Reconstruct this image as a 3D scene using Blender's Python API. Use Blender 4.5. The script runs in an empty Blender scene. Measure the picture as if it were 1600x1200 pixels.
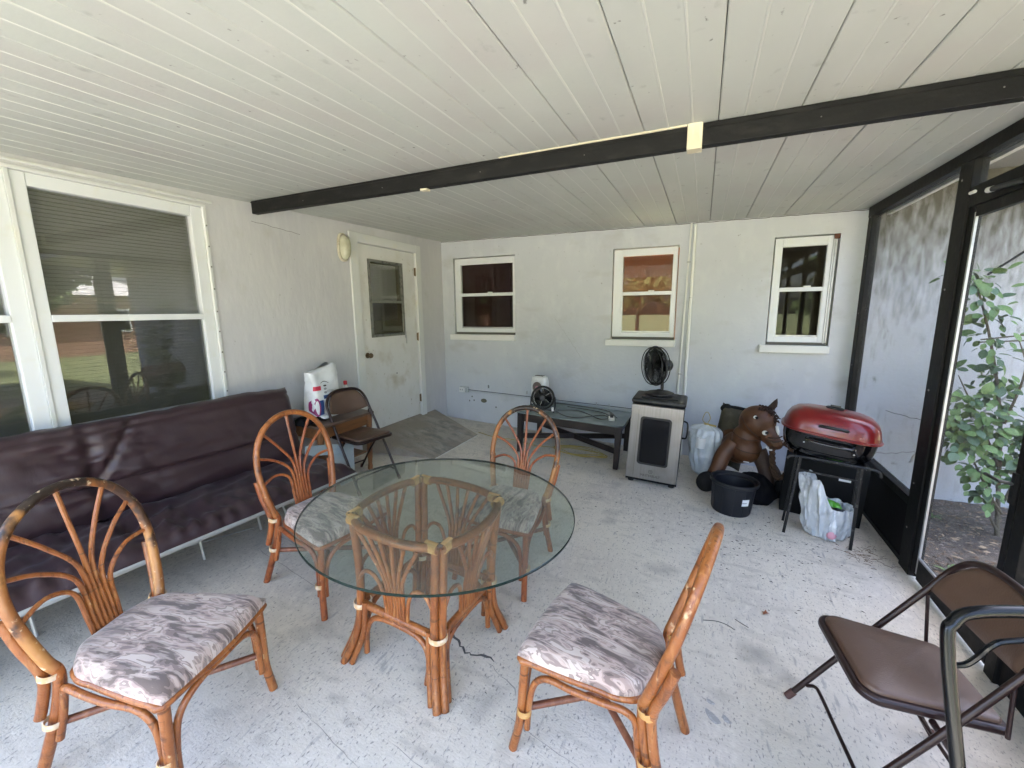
import bpy, bmesh, math, random
from math import sin, cos, pi, radians, atan, sqrt
from mathutils import Vector, Matrix, noise
random.seed(7)
S = bpy.context.scene
C = S.collection

# ------------------------------------------------------------------ camera
cam_data = bpy.data.cameras.new('camera')
cam = bpy.data.objects.new('camera', cam_data)
C.objects.link(cam)
S.camera = cam
RT = Vector((0.91412691, 0.40532213, -0.0092717))
DN = Vector((0.0603501, -0.15865109, -0.98548856))
FW = Vector((-0.40091128, 0.90030206, -0.16948846))
mw = Matrix((RT, -DN, -FW)).transposed().to_4x4()
mw.translation = (0, 0, 1.5)
cam.matrix_world = mw
cam_data.sensor_width = 36.0
cam_data.lens = 14.917
cam_data.clip_start = 0.02
cam_data.clip_end = 400

# ------------------------------------------------------------------ world, sun, exposure
SUN_EL, SUN_AZ = radians(60), radians(-30)      # azimuth measured from +Y towards +X
w = bpy.data.worlds.new('World')
S.world = w
w.use_nodes = True
nt = w.node_tree
nt.nodes.clear()
sky = nt.nodes.new('ShaderNodeTexSky')
sky.sky_type = 'NISHITA'
sky.sun_disc = False
sky.sun_elevation = SUN_EL
sky.sun_rotation = SUN_AZ
sky.air_density = 0.75
sky.dust_density = 6.0
sky.ozone_density = 0.3
bg = nt.nodes.new('ShaderNodeBackground')
bg.inputs[1].default_value = 0.15
wo = nt.nodes.new('ShaderNodeOutputWorld')
nt.links.new(sky.outputs[0], bg.inputs[0])
nt.links.new(bg.outputs[0], wo.inputs[0])
sd = bpy.data.lights.new('sun', 'SUN')
sd.energy = 5.0
sd.angle = radians(0.5)
sd.color = (1.0, 0.965, 0.91)
sun = bpy.data.objects.new('sun', sd)
C.objects.link(sun)
sdir = Vector((sin(SUN_AZ) * cos(SUN_EL), cos(SUN_AZ) * cos(SUN_EL), sin(SUN_EL)))
sun.rotation_mode = 'QUATERNION'
sun.rotation_quaternion = sdir.to_track_quat('Z', 'Y')
sun.location = (0, 0, 12)
S.view_settings.view_transform = 'Standard'
S.view_settings.look = 'None'
S.view_settings.gamma = 1
S.view_settings.use_curve_mapping = False
S.view_settings.exposure = 4.55
S.cycles.use_denoising = True
S.cycles.max_bounces = 14
S.cycles.diffuse_bounces = 6
S.cycles.transparent_max_bounces = 24
S.cycles.sample_clamp_indirect = 8
S.cycles.caustics_reflective = False
S.cycles.caustics_refractive = False

# ------------------------------------------------------------------ materials
def mat(name, col, rough=0.6, metal=0.0, layers=(), bump=None, coat=0.0, spec=0.5, alpha=1.0, trans=0.0, coord='Object', sheen=0):
    """layers: (kind, scale xyz or float, colour, lo, hi[, detail[, rotation z]]) mixed one over another"""
    m = bpy.data.materials.new(name)
    m.use_nodes = True
    t = m.node_tree
    N, L = t.nodes, t.links
    b = N['Principled BSDF']
    b.inputs['Roughness'].default_value = rough
    b.inputs['Metallic'].default_value = metal
    b.inputs['Coat Weight'].default_value = coat
    b.inputs['Specular IOR Level'].default_value = spec
    b.inputs['Alpha'].default_value = alpha
    b.inputs['Transmission Weight'].default_value = trans
    b.inputs['Sheen Weight'].default_value = sheen
    b.inputs['Base Color'].default_value = (*col, 1)
    tc = None
    def coords(sc, rot=0):
        nonlocal tc
        if tc is None:
            tc = N.new('ShaderNodeTexCoord')
        mp = N.new('ShaderNodeMapping')
        mp.inputs['Scale'].default_value = sc if hasattr(sc, '__len__') else (sc, sc, sc)
        mp.inputs['Rotation'].default_value = (0, 0, rot)
        L.new(tc.outputs[coord], mp.inputs['Vector'])
        return mp.outputs[0]
    prev = None
    for ly in layers:
        kind, sc, c2, lo, hi = ly[:5]
        det = ly[5] if len(ly) > 5 else 4
        rot = ly[6] if len(ly) > 6 else 0
        v = coords(sc, rot)
        if kind == 'noise':
            tx = N.new('ShaderNodeTexNoise'); tx.inputs['Scale'].default_value = 1; tx.inputs['Detail'].default_value = det
            L.new(v, tx.inputs['Vector']); out = tx.outputs['Fac']
        elif kind == 'warp':
            tx = N.new('ShaderNodeTexNoise'); tx.inputs['Scale'].default_value = 1; tx.inputs['Detail'].default_value = det
            tx.inputs['Distortion'].default_value = 1.5
            L.new(v, tx.inputs['Vector']); out = tx.outputs['Fac']
        elif kind == 'vor':
            tx = N.new('ShaderNodeTexVoronoi'); tx.inputs['Scale'].default_value = 1
            L.new(v, tx.inputs['Vector']); out = tx.outputs['Distance']
        elif kind == 'grad':
            sx = N.new('ShaderNodeSeparateXYZ'); L.new(v, sx.inputs[0]); 
            ns = N.new('ShaderNodeTexNoise'); ns.inputs['Scale'].default_value = det; ns.inputs['Detail'].default_value = 6
            mq = N.new('ShaderNodeMapping'); mq.inputs['Scale'].default_value = (1, 1, .28); L.new(tc.outputs[coord], mq.inputs[0]); L.new(mq.outputs[0], ns.inputs['Vector'])
            ad = N.new('ShaderNodeMath'); ad.operation = 'MULTIPLY_ADD'; ad.inputs[1].default_value = 0.9
            L.new(ns.outputs['Fac'], ad.inputs[0]); L.new(sx.outputs['Z'], ad.inputs[2]); out = ad.outputs[0]
        elif kind == 'wave':
            tx = N.new('ShaderNodeTexWave'); tx.inputs['Scale'].default_value = 1; tx.inputs['Distortion'].default_value = det
            L.new(v, tx.inputs['Vector']); out = tx.outputs['Fac']
        mr = N.new('ShaderNodeMapRange'); mr.inputs['From Min'].default_value = lo; mr.inputs['From Max'].default_value = hi
        L.new(out, mr.inputs['Value'])
        mx = N.new('ShaderNodeMix'); mx.data_type = 'RGBA'
        L.new(mr.outputs[0], mx.inputs['Factor'])
        if prev is None:
            mx.inputs['A'].default_value = (*col, 1)
        else:
            L.new(prev, mx.inputs['A'])
        mx.inputs['B'].default_value = (*c2, 1)
        prev = mx.outputs['Result']
    if prev is not None:
        L.new(prev, b.inputs['Base Color'])
    if bump:
        sc, st = bump[:2]
        v = coords(sc, bump[2] if len(bump) > 2 else 0)
        tx = N.new('ShaderNodeTexNoise'); tx.inputs['Scale'].default_value = 1; tx.inputs['Detail'].default_value = 6
        L.new(v, tx.inputs['Vector'])
        bp = N.new('ShaderNodeBump'); bp.inputs['Strength'].default_value = st; bp.inputs['Distance'].default_value = 0.01
        L.new(tx.outputs['Fac'], bp.inputs['Height']); L.new(bp.outputs[0], b.inputs['Normal'])
    return m

def glass(name, tint, refl=1.0, rough=0.0, dirt=0.0, dirtcol=(.5, .5, .5), ior=1.5):
    """clear sheet: tinted see-through plus mirror reflection by Fresnel (plus a film of dirt)"""
    m = bpy.data.materials.new(name); m.use_nodes = True
    t = m.node_tree; N, L = t.nodes, t.links; N.clear()
    o = N.new('ShaderNodeOutputMaterial'); tr = N.new('ShaderNodeBsdfTransparent'); gl = N.new('ShaderNodeBsdfGlossy')
    lw_ = N.new('ShaderNodeLayerWeight'); lw_.inputs[0].default_value = .5; pw5 = N.new('ShaderNodeMath'); pw5.operation = 'POWER'; pw5.inputs[1].default_value = 5; L.new(lw_.outputs['Facing'], pw5.inputs[0]); fr = N.new('ShaderNodeMath'); fr.operation = 'MULTIPLY_ADD'; f0 = ((ior - 1) / (ior + 1)) ** 2; fr.inputs[1].default_value = 1 - f0; fr.inputs[2].default_value = f0; L.new(pw5.outputs[0], fr.inputs[0])
    mu = N.new('ShaderNodeMath'); mu.operation = 'MULTIPLY'; mu.inputs[1].default_value = refl; mu.use_clamp = True
    mx = N.new('ShaderNodeMixShader')
    tr.inputs[0].default_value = (*tint, 1); gl.inputs['Roughness'].default_value = rough
    L.new(fr.outputs[0], mu.inputs[0]); L.new(mu.outputs[0], mx.inputs[0]); L.new(tr.outputs[0], mx.inputs[1]); L.new(gl.outputs[0], mx.inputs[2])
    last = mx.outputs[0]
    if dirt > 0:
        df = N.new('ShaderNodeBsdfDiffuse'); df.inputs[0].default_value = (*dirtcol, 1)
        m2 = N.new('ShaderNodeMixShader'); 
        tc = N.new('ShaderNodeTexCoord'); ns = N.new('ShaderNodeTexNoise'); ns.inputs['Scale'].default_value = 3; ns.inputs['Detail'].default_value = 8
        L.new(tc.outputs['Object'], ns.inputs['Vector'])
        mm = N.new('ShaderNodeMapRange'); mm.inputs['From Min'].default_value = .3; mm.inputs['From Max'].default_value = .75
        mm.inputs['To Min'].default_value = dirt * .9; mm.inputs['To Max'].default_value = dirt * 1.1
        L.new(ns.outputs['Fac'], mm.inputs['Value']); L.new(mm.outputs[0], m2.inputs[0]); L.new(last, m2.inputs[1]); L.new(df.outputs[0], m2.inputs[2])
        last = m2.outputs[0]
    L.new(last, o.inputs[0])
    return m

M = {}
M['wall'] = mat('wall_paint', (.53, .55, .585), .85, layers=[('noise', 1.1, (.49, .51, .55), .42, .68), ('noise', (9, 9, 6), (.555, .575, .60), .5, .75), ('noise', 34, (.30, .305, .31), .69, .78, 8), ('noise', (2.5, 3, 4.5), (.43, .435, .44), .58, .78, 9)], bump=(26, .3))
M['wall_low'] = mat('left_wall_paint', (.54, .54, .56), .85, layers=[('noise', (2, 2, 1.2), (.50, .50, .53), .42, .68), ('noise', (9, 14, 4), (.56, .56, .575), .5, .75), ('noise', 30, (.31, .305, .30), .71, .80, 8), ('noise', (3, 4, 3), (.45, .445, .43), .60, .80, 9)], bump=((30, 30, 12), .22))
M['outwall'] = mat('outer_wall_paint', (.54, .55, .57), .9, layers=[('noise', 1.2, (.49, .50, .52), .4, .7), ('noise', (26, 26, 5), (.43, .435, .435), .58, .75, 8), ('grad', (.5, .5, .55), (.085, .074, .052), 1.16, 1.80, 26), ('noise', (14, 14, 9), (.20, .19, .16), .66, .80, 8)], bump=(22, .5))  # grad layer: mould plus eave shade painted into the wall top
M['trim'] = mat('white_trim', (.63, .64, .635), .55, layers=[('noise', 7, (.66, .65, .58), .55, .78), ('noise', 30, (.42, .38, .30), .74, .82, 8)], bump=(30, .12))
M['vinyl'] = mat('white_window_vinyl', (.68, .70, .72), .35, layers=[('noise', 12, (.66, .67, .64), .58, .8, 6)])
M['sill'] = mat('sill_paint', (.70, .70, .68), .6, layers=[('noise', 16, (.5, .47, .4), .66, .8, 6)], bump=(20, .2))
M['door'] = mat('door_paint', (.66, .66, .645), .55, layers=[('noise', 5, (.60, .59, .55), .5, .75), ('noise', 26, (.30, .26, .19), .66, .78, 9), ('noise', (3.5, 3.5, 3.5), (.42, .38, .30), .60, .80, 11)], bump=(14, .15))
M['ceil'] = mat('ceiling_paint', (.455, .475, .435), .6, layers=[('noise', (1.6, .9, 1), (.42, .435, .405), .42, .66, 6), ('noise', (3, 1.6, 1), (.48, .49, .455), .5, .72, 6), ('noise', (2, 1.6, 1), (.44, .435, .41), .50, .70, 6), ('noise', (30, 22, 20), (.17, .165, .15), .70, .75, 6), ('noise', (14, 10, 9), (.35, .355, .33), .64, .74, 9)], bump=(40, .06))
M['bead'] = mat('ceiling_seam', (.52, .53, .49), .5)
M['gap'] = mat('ceiling_gap', (.12, .115, .10), .9)
M['concrete'] = mat('concrete_floor', (.64, .585, .495), .82, layers=[
    ('noise', 1.1, (.53, .485, .425), .40, .66, 6), ('noise', (34, 16, 9), (.66, .61, .525), .5, .75, 9, radians(7.7)), ('noise', (7, 16, 9), (.45, .41, .35), .55, .76, 12, radians(7.7)),
    ('noise', (120, 60, 60), (.27, .25, .225), .58, .70, 9, radians(7.7)), ('noise', (40, 8, 9), (.40, .375, .335), .62, .72, 8, radians(7.7)), ('noise', 2.6, (.33, .305, .27), .60, .76, 11)], bump=((80, 120, 60), .22, radians(7.7)))
M['ramp'] = mat('ramp_concrete', (.36, .32, .27), .85, layers=[('noise', (7, 11, 6), (.20, .19, .17), .44, .64, 10), ('noise', (4, 9, 4), (.42, .405, .375), .58, .74, 10), ('noise', 2, (.27, .232, .19), .42, .6, 5), ('noise', 60, (.16, .15, .14), .60, .72, 8)], bump=(50, .4))
M['crackdark'] = mat('crack_dark', (.10, .095, .09), .95)
M['scoremid'] = mat('score_line_grey', (.30, .28, .25), .95)
M['stain'] = mat('damp_stain', (.33, .32, .31), .8, layers=[('noise', 70, (.46, .45, .44), .5, .62, 6)])
M['black'] = mat('black_frame_paint', (.0045, .0042, .004), .55, spec=.22, layers=[('noise', 18, (.02, .018, .015), .6, .78, 7)], bump=(30, .15))
M['beam'] = mat('beam_paint', (.0075, .0075, .0075), .6, spec=.2, layers=[('noise', (6, 20, 20), (.022, .021, .019), .5, .75, 8), ('noise', 60, (.20, .19, .17), .74, .8, 6)], bump=(40, .2))
M['kick'] = mat('kick_panel_black', (.0025, .0025, .0028), .7, spec=.25, layers=[('noise', (8, 8, 2), (.008, .0075, .007), .62, .8, 8)])
M['cream'] = mat('cream_wood', (.56, .51, .37), .6, layers=[('noise', (20, 20, 5), (.72, .68, .52), .5, .7)])
M['chrome'] = mat('metal_bright', (.55, .55, .55), .3, 1)
M['greymetal'] = mat('grey_aluminium', (.42, .43, .43), .45, .7, layers=[('noise', 14, (.3, .3, .3), .55, .8)])
M['screw'] = mat('screw_head', (.2, .19, .18), .4, .6)
M['brass'] = mat('aged_brass', (.16, .11, .06), .35, .85)
M['glass'] = glass('window_glass', (.85, .85, .85), 1.5)
M['backglass'] = glass('back_window_glass', (.82, .82, .82), .65)
M['backdark'] = glass('back_screened_glass', (.60, .60, .60), .9)
M['darkglass'] = glass('screened_glass', (.60, .60, .60), 1.4)
M['tabletop'] = glass('table_glass', (.82, .865, .845), 1.25, 0.0, .045, (.55, .60, .57), 1.52)
M['tableedge'] = mat('glass_edge', (.004, .014, .011), .15, spec=.3)
M['screen'] = glass('insect_screen', (.85, .85, .85), 0.2, .35, .095, (.34, .35, .36))
M['blind'] = mat('blind_slat', (.46, .46, .455), .5)
M['room'] = mat('room_paint', (.22, .20, .17), .9)
M['roomorange'] = mat('room_orange_paint', (.46, .19, .08), .9)
M['roomtan'] = mat('room_tan_paint', (.38, .28, .21), .9)
M['roomred'] = mat('room_burgundy', (.12, .045, .05), .7)
RL = [('noise', (7, 7, 5), (.21, .062, .015), .44, .66, 6), ('noise', (60, 60, 9), (.38, .16, .05), .55, .72, 5), ('noise', 15, (.085, .026, .010), .60, .74, 9), ('noise', (90, 90, 14), (.16, .05, .015), .56, .66, 4), ('noise', 40, (.60, .42, .24), .69, .75, 8), ('noise', (4, 4, 45), (.13, .042, .012), .63, .67, 2)]
M['rattan'] = mat('rattan_varnish', (.31, .102, .026), .32, layers=RL, bump=(60, .35), coat=.15)
M['rattanworn'] = mat('rattan_worn', (.30, .11, .03), .42, layers=[('noise', (9, 9, 7), (.40, .18, .05), .46, .6, 7), ('grad', (1, 1, 1), (.022, .012, .008), 1.22, 1.36, 13), ('noise', (16, 16, 12), (.05, .022, .012), .56, .66, 9), ('noise', 36, (.74, .56, .36), .63, .70, 8)], bump=(30, .5), coat=.15)
M['rattanpale'] = mat('rattan_scuffed', (.33, .115, .028), .4, layers=RL + [('noise', (20, 20, 14), (.66, .46, .26), .60, .68, 9)], bump=(40, .4), coat=.1)
M['rattanred'] = mat('rattan_red_varnish', (.25, .065, .02), .3, layers=[('noise', (8, 8, 5), (.34, .105, .03), .45, .65, 6), ('noise', 30, (.62, .42, .26), .71, .77, 8), ('noise', 12, (.08, .02, .01), .56, .72, 8), ('noise', (90, 90, 14), (.14, .035, .012), .56, .66, 4)], bump=(60, .35), coat=.2)
M['stretcher'] = mat('rattan_dark_stretcher', (.17, .06, .03), .4, layers=[('noise', (40, 40, 8), (.28, .12, .06), .5, .7)])
M['bind'] = mat('rattan_binding', (.60, .40, .20), .6, layers=[('noise', 40, (.72, .60, .46), .45, .65, 6)])
M['bindtan'] = mat('rattan_binding_tan', (.55, .30, .10), .5, layers=[('noise', 40, (.66, .44, .2), .5, .7, 6)])

def fabric(name, cols, sc, rot=0):
    m = bpy.data.materials.new(name); m.use_nodes = True
    t = m.node_tree; N, L = t.nodes, t.links; b = N['Principled BSDF']
    b.inputs['Roughness'].default_value = .85; b.inputs['Sheen Weight'].default_value = .3
    tc = N.new('ShaderNodeTexCoord'); mp = N.new('ShaderNodeMapping'); mp.inputs['Scale'].default_value = sc; mp.inputs['Rotation'].default_value = (0, 0, rot)
    L.new(tc.outputs['Object'], mp.inputs[0])
    n1 = N.new('ShaderNodeTexNoise'); n1.inputs['Scale'].default_value = 1; n1.inputs['Detail'].default_value = 2.5; n1.inputs['Distortion'].default_value = .7
    L.new(mp.outputs[0], n1.inputs[0])
    r = N.new('ShaderNodeValToRGB'); r.color_ramp.interpolation = 'CONSTANT'
    pos = [0, .40, .455, .50, .545, .60]
    while len(r.color_ramp.elements) < len(pos): r.color_ramp.elements.new(.5)
    for e, p_, c in zip(r.color_ramp.elements, pos, cols): e.position = p_; e.color = (*c, 1)
    L.new(n1.outputs['Fac'], r.inputs[0])
    n2 = N.new('ShaderNodeTexNoise'); n2.inputs['Scale'].default_value = 1; n2.inputs['Detail'].default_value = 4
    m2 = N.new('ShaderNodeMapping'); m2.inputs['Scale'].default_value = (sc[0] * 1.6, sc[1] * 3.2, sc[2]); m2.inputs['Rotation'].default_value = (0, 0, rot)
    L.new(tc.outputs['Object'], m2.inputs[0]); L.new(m2.outputs[0], n2.inputs[0])
    mr = N.new('ShaderNodeMapRange'); mr.inputs['From Min'].default_value = .52; mr.inputs['From Max'].default_value = .60; L.new(n2.outputs['Fac'], mr.inputs[0])
    mx = N.new('ShaderNodeMix'); mx.data_type = 'RGBA'; mu = N.new('ShaderNodeMath'); mu.operation = 'MULTIPLY'; mu.inputs[1].default_value = .55
    L.new(mr.outputs[0], mu.inputs[0]); L.new(mu.outputs[0], mx.inputs['Factor']); L.new(r.outputs[0], mx.inputs['A']); mx.inputs['B'].default_value = (*cols[-1], 1)
    n4 = N.new('ShaderNodeTexNoise'); n4.inputs['Scale'].default_value = 3.5; n4.inputs['Detail'].default_value = 5; L.new(tc.outputs['Object'], n4.inputs[0])
    mr4 = N.new('ShaderNodeMapRange'); mr4.inputs['From Min'].default_value = .45; mr4.inputs['From Max'].default_value = .8; L.new(n4.outputs['Fac'], mr4.inputs[0])
    mx4 = N.new('ShaderNodeMix'); mx4.data_type = 'RGBA'; L.new(mr4.outputs[0], mx4.inputs['Factor']); L.new(mx.outputs['Result'], mx4.inputs['A']); mx4.inputs['B'].default_value = (.22, .19, .17, 1)
    L.new(mx4.outputs['Result'], b.inputs['Base Color'])
    n3 = N.new('ShaderNodeTexNoise'); n3.inputs['Scale'].default_value = 300; L.new(tc.outputs['Object'], n3.inputs[0])
    bp = N.new('ShaderNodeBump'); bp.inputs['Strength'].default_value = .25; bp.inputs['Distance'].default_value = .002
    L.new(n3.outputs['Fac'], bp.inputs['Height']); L.new(bp.outputs[0], b.inputs['Normal'])
    return m
FC = [(.125, .090, .078), (.21, .152, .135), (.35, .255, .225), (.46, .350, .305), (.26, .195, .172), (.53, .435, .38)]
M['seat'] = fabric('seat_brushstroke_fabric', FC, (9, 30, 10), radians(8))
M['futon'] = mat('plum_futon_cover', (.029, .0135, .0175), .40, spec=.45, layers=[('noise', 3, (.038, .020, .023), .4, .7)], bump=((20, 60, 20), .10), sheen=.05)
M['futonrail'] = mat('silver_rail', (.45, .46, .45), .4, .5, layers=[('noise', 9, (.3, .3, .29), .6, .8, 7)])
M['brownvinyl'] = mat('brown_vinyl', (.088, .050, .034), .40, layers=[('noise', 9, (.115, .068, .048), .5, .8)], bump=(160, .12))
M['brownmetal'] = mat('brown_steel', (.022, .010, .009), .32, .2)
M['rubber'] = mat('brown_rubber_cap', (.10, .045, .035), .6)
M['blacktube'] = mat('black_tube', (.0035, .004, .005), .24, 0.0, spec=.32, layers=[('noise', 60, (.03, .03, .03), .70, .8, 6)])
M['woodbrown'] = mat('side_table_wood', (.20, .085, .032), .45, layers=[('noise', (30, 4, 30), (.12, .05, .02), .45, .7, 5)])
M['woodtop'] = mat('side_table_top', (.10, .06, .045), .4, layers=[('noise', 6, (.16, .11, .09), .5, .75)])
M['darkwood'] = mat('espresso_wood', (.010, .005, .0045), .42, layers=[('noise', (6, 30, 30), (.018, .009, .008), .5, .7)])
M['aqua'] = mat('dusty_glass_top', (.13, .165, .16), .22, layers=[('noise', 5, (.20, .24, .235), .45, .7, 8)], spec=.6)
M['white'] = mat('white_plastic', (.72, .72, .70), .45, layers=[('noise', 20, (.55, .54, .5), .6, .8)])
M['blackplastic'] = mat('black_plastic', (.005, .005, .0055), .42)
M['blackmatte'] = mat('black_matte', (.004, .004, .0045), .8, spec=.3)
M['darkgrille'] = mat('dark_grille', (.07, .055, .05), .5, .3)
M['steel'] = mat('brushed_stainless', (.30, .29, .28), .36, .85, layers=[('noise', (60, 60, 1.5), (.25, .24, .23), .4, .7, 4), ('noise', 5, (.22, .20, .185), .55, .8, 9)], bump=((200, 200, 4), .06))
M['smokerglass'] = mat('smoker_window', (.003, .003, .004), .12, spec=.35)
M['dusty'] = mat('dusty_black_top', (.012, .012, .013), .5, layers=[('noise', 14, (.04, .04, .04), .5, .75, 7)])
M['print'] = mat('dark_print', (.06, .055, .05), .6)
M['horse'] = mat('brown_leatherette', (.095, .036, .012), .55, layers=[('noise', 5, (.06, .022, .009), .44, .66), ('noise', 40, (.20, .085, .025), .68, .8)], bump=(90, .15))
M['horsedark'] = mat('dark_brown_leatherette', (.035, .017, .010), .7, layers=[('noise', 8, (.06, .03, .015), .5, .7)], bump=(60, .2))
M['mane'] = mat('mane_brown', (.032, .013, .007), .8, bump=((90, 90, 20), .8))
M['olive'] = mat('olive_cloth', (.05, .042, .026), .9, layers=[('noise', 20, (.075, .062, .042), .5, .7)])
M['rope'] = mat('brown_yarn', (.06, .030, .015), .9, bump=(150, .8))
M['red'] = mat('red_enamel', (.17, .006, .007), .28, coat=.35, layers=[('noise', 5, (.12, .005, .006), .45, .7), ('noise', 60, (.40, .25, .22), .75, .80, 6)])
M['blackenamel'] = mat('black_enamel', (.003, .003, .0035), .14, coat=.5)
M['legmetal'] = mat('dull_black_leg', (.010, .010, .011), .4, .3, layers=[('noise', 30, (.10, .10, .10), .6, .75, 8)])
M['pot'] = mat('nursery_pot_plastic', (.005, .006, .010), .5)
M['soil'] = mat('soil', (.020, .016, .013), .95, bump=(40, .8))
M['label'] = mat('paper_label', (.75, .75, .75), .6)
M['labelgrey'] = mat('label_print_grey', (.30, .31, .33), .6)
M['bagwhite'] = mat('white_bag_film', (.50, .53, .56), .3, bump=((26, 26, 9), .9), layers=[('noise', (24, 24, 7), (.78, .80, .82), .52, .68, 6), ('noise', 9, (.30, .31, .33), .58, .74, 5)])
M['yellow'] = mat('yellow_cord', (.38, .29, .08), .5)
M['green'] = mat('green_wrapper', (.12, .42, .04), .3)
M['pink'] = mat('pink_print', (.62, .30, .36), .5)
M['blue'] = mat('blue_print', (.025, .07, .22), .45)
M['redprint'] = mat('red_print', (.55, .03, .07), .45)
M['magenta'] = mat('maroon_print', (.26, .02, .12), .45)
M['bagpaper'] = mat('white_sack_paper', (.74, .76, .78), .5, layers=[('noise', 9, (.60, .62, .64), .5, .72, 6)], bump=(12, .5))
M['cloth'] = mat('black_cloth', (.004, .004, .006), .95, spec=.2)
M['paleblue'] = mat('pale_blue_board', (.36, .42, .45), .6)
M['lampglass'] = mat('yellowed_glass', (.50, .49, .37), .25, layers=[('noise', 12, (.36, .34, .24), .5, .75)], spec=.5)
M['pipe'] = mat('white_pipe_paint', (.74, .75, .71), .45)
M['box'] = mat('outlet_grey', (.48, .50, .50), .5)
M['leaf'] = mat('leaf_green', (.10, .19, .055), .5, layers=[('noise', (3, 6, 3), (.17, .27, .09), .45, .7)], coord='Object')
M['leafdark'] = mat('leaf_deep_green', (.060, .12, .06), .5)
M['stem'] = mat('stem_bark', (.10, .085, .06), .85)
M['dirt'] = mat('garden_soil', (.12, .097, .08), .95, layers=[('noise', 3, (.06, .046, .036), .45, .62), ('noise', 30, (.26, .22, .18), .56, .68, 9)], bump=(26, 1.0))
M['drive'] = mat('driveway_concrete', (.24, .235, .215), .9, layers=[('noise', 2, (.19, .185, .17), .4, .7)])
M['lawn'] = mat('lawn_green', (.10, .12, .045), .95, layers=[('noise', .6, (.10, .11, .045), .4, .7), ('noise', 40, (.04, .065, .02), .5, .7)])
M['litter'] = mat('leaf_litter', (.16, .105, .065), .85)
M['litterpale'] = mat('leaf_litter_pale', (.38, .28, .18), .8)
M['weed'] = mat('weed_green', (.12, .20, .06), .7)
M['asphalt'] = mat('street_asphalt', (.09, .09, .09), .9)
M['brick'] = mat('house_brown_stucco', (.30, .18, .12), .9)
M['roofing'] = mat('roof_shingle', (.25, .25, .25), .9)
M['foliage'] = mat('tree_foliage', (.045, .075, .025), .8, layers=[('noise', 2, (.08, .12, .035), .45, .65)])
M['yellowfol'] = mat('yellow_green_foliage', (.12, .14, .035), .8)
M['leafbrown'] = mat('dry_leaf', (.26, .085, .035), .7)
M['red_cap'] = mat('red_cap', (.50, .02, .03), .4)
M['eyewhite'] = mat('eye_white', (.75, .75, .72), .3)

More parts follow.
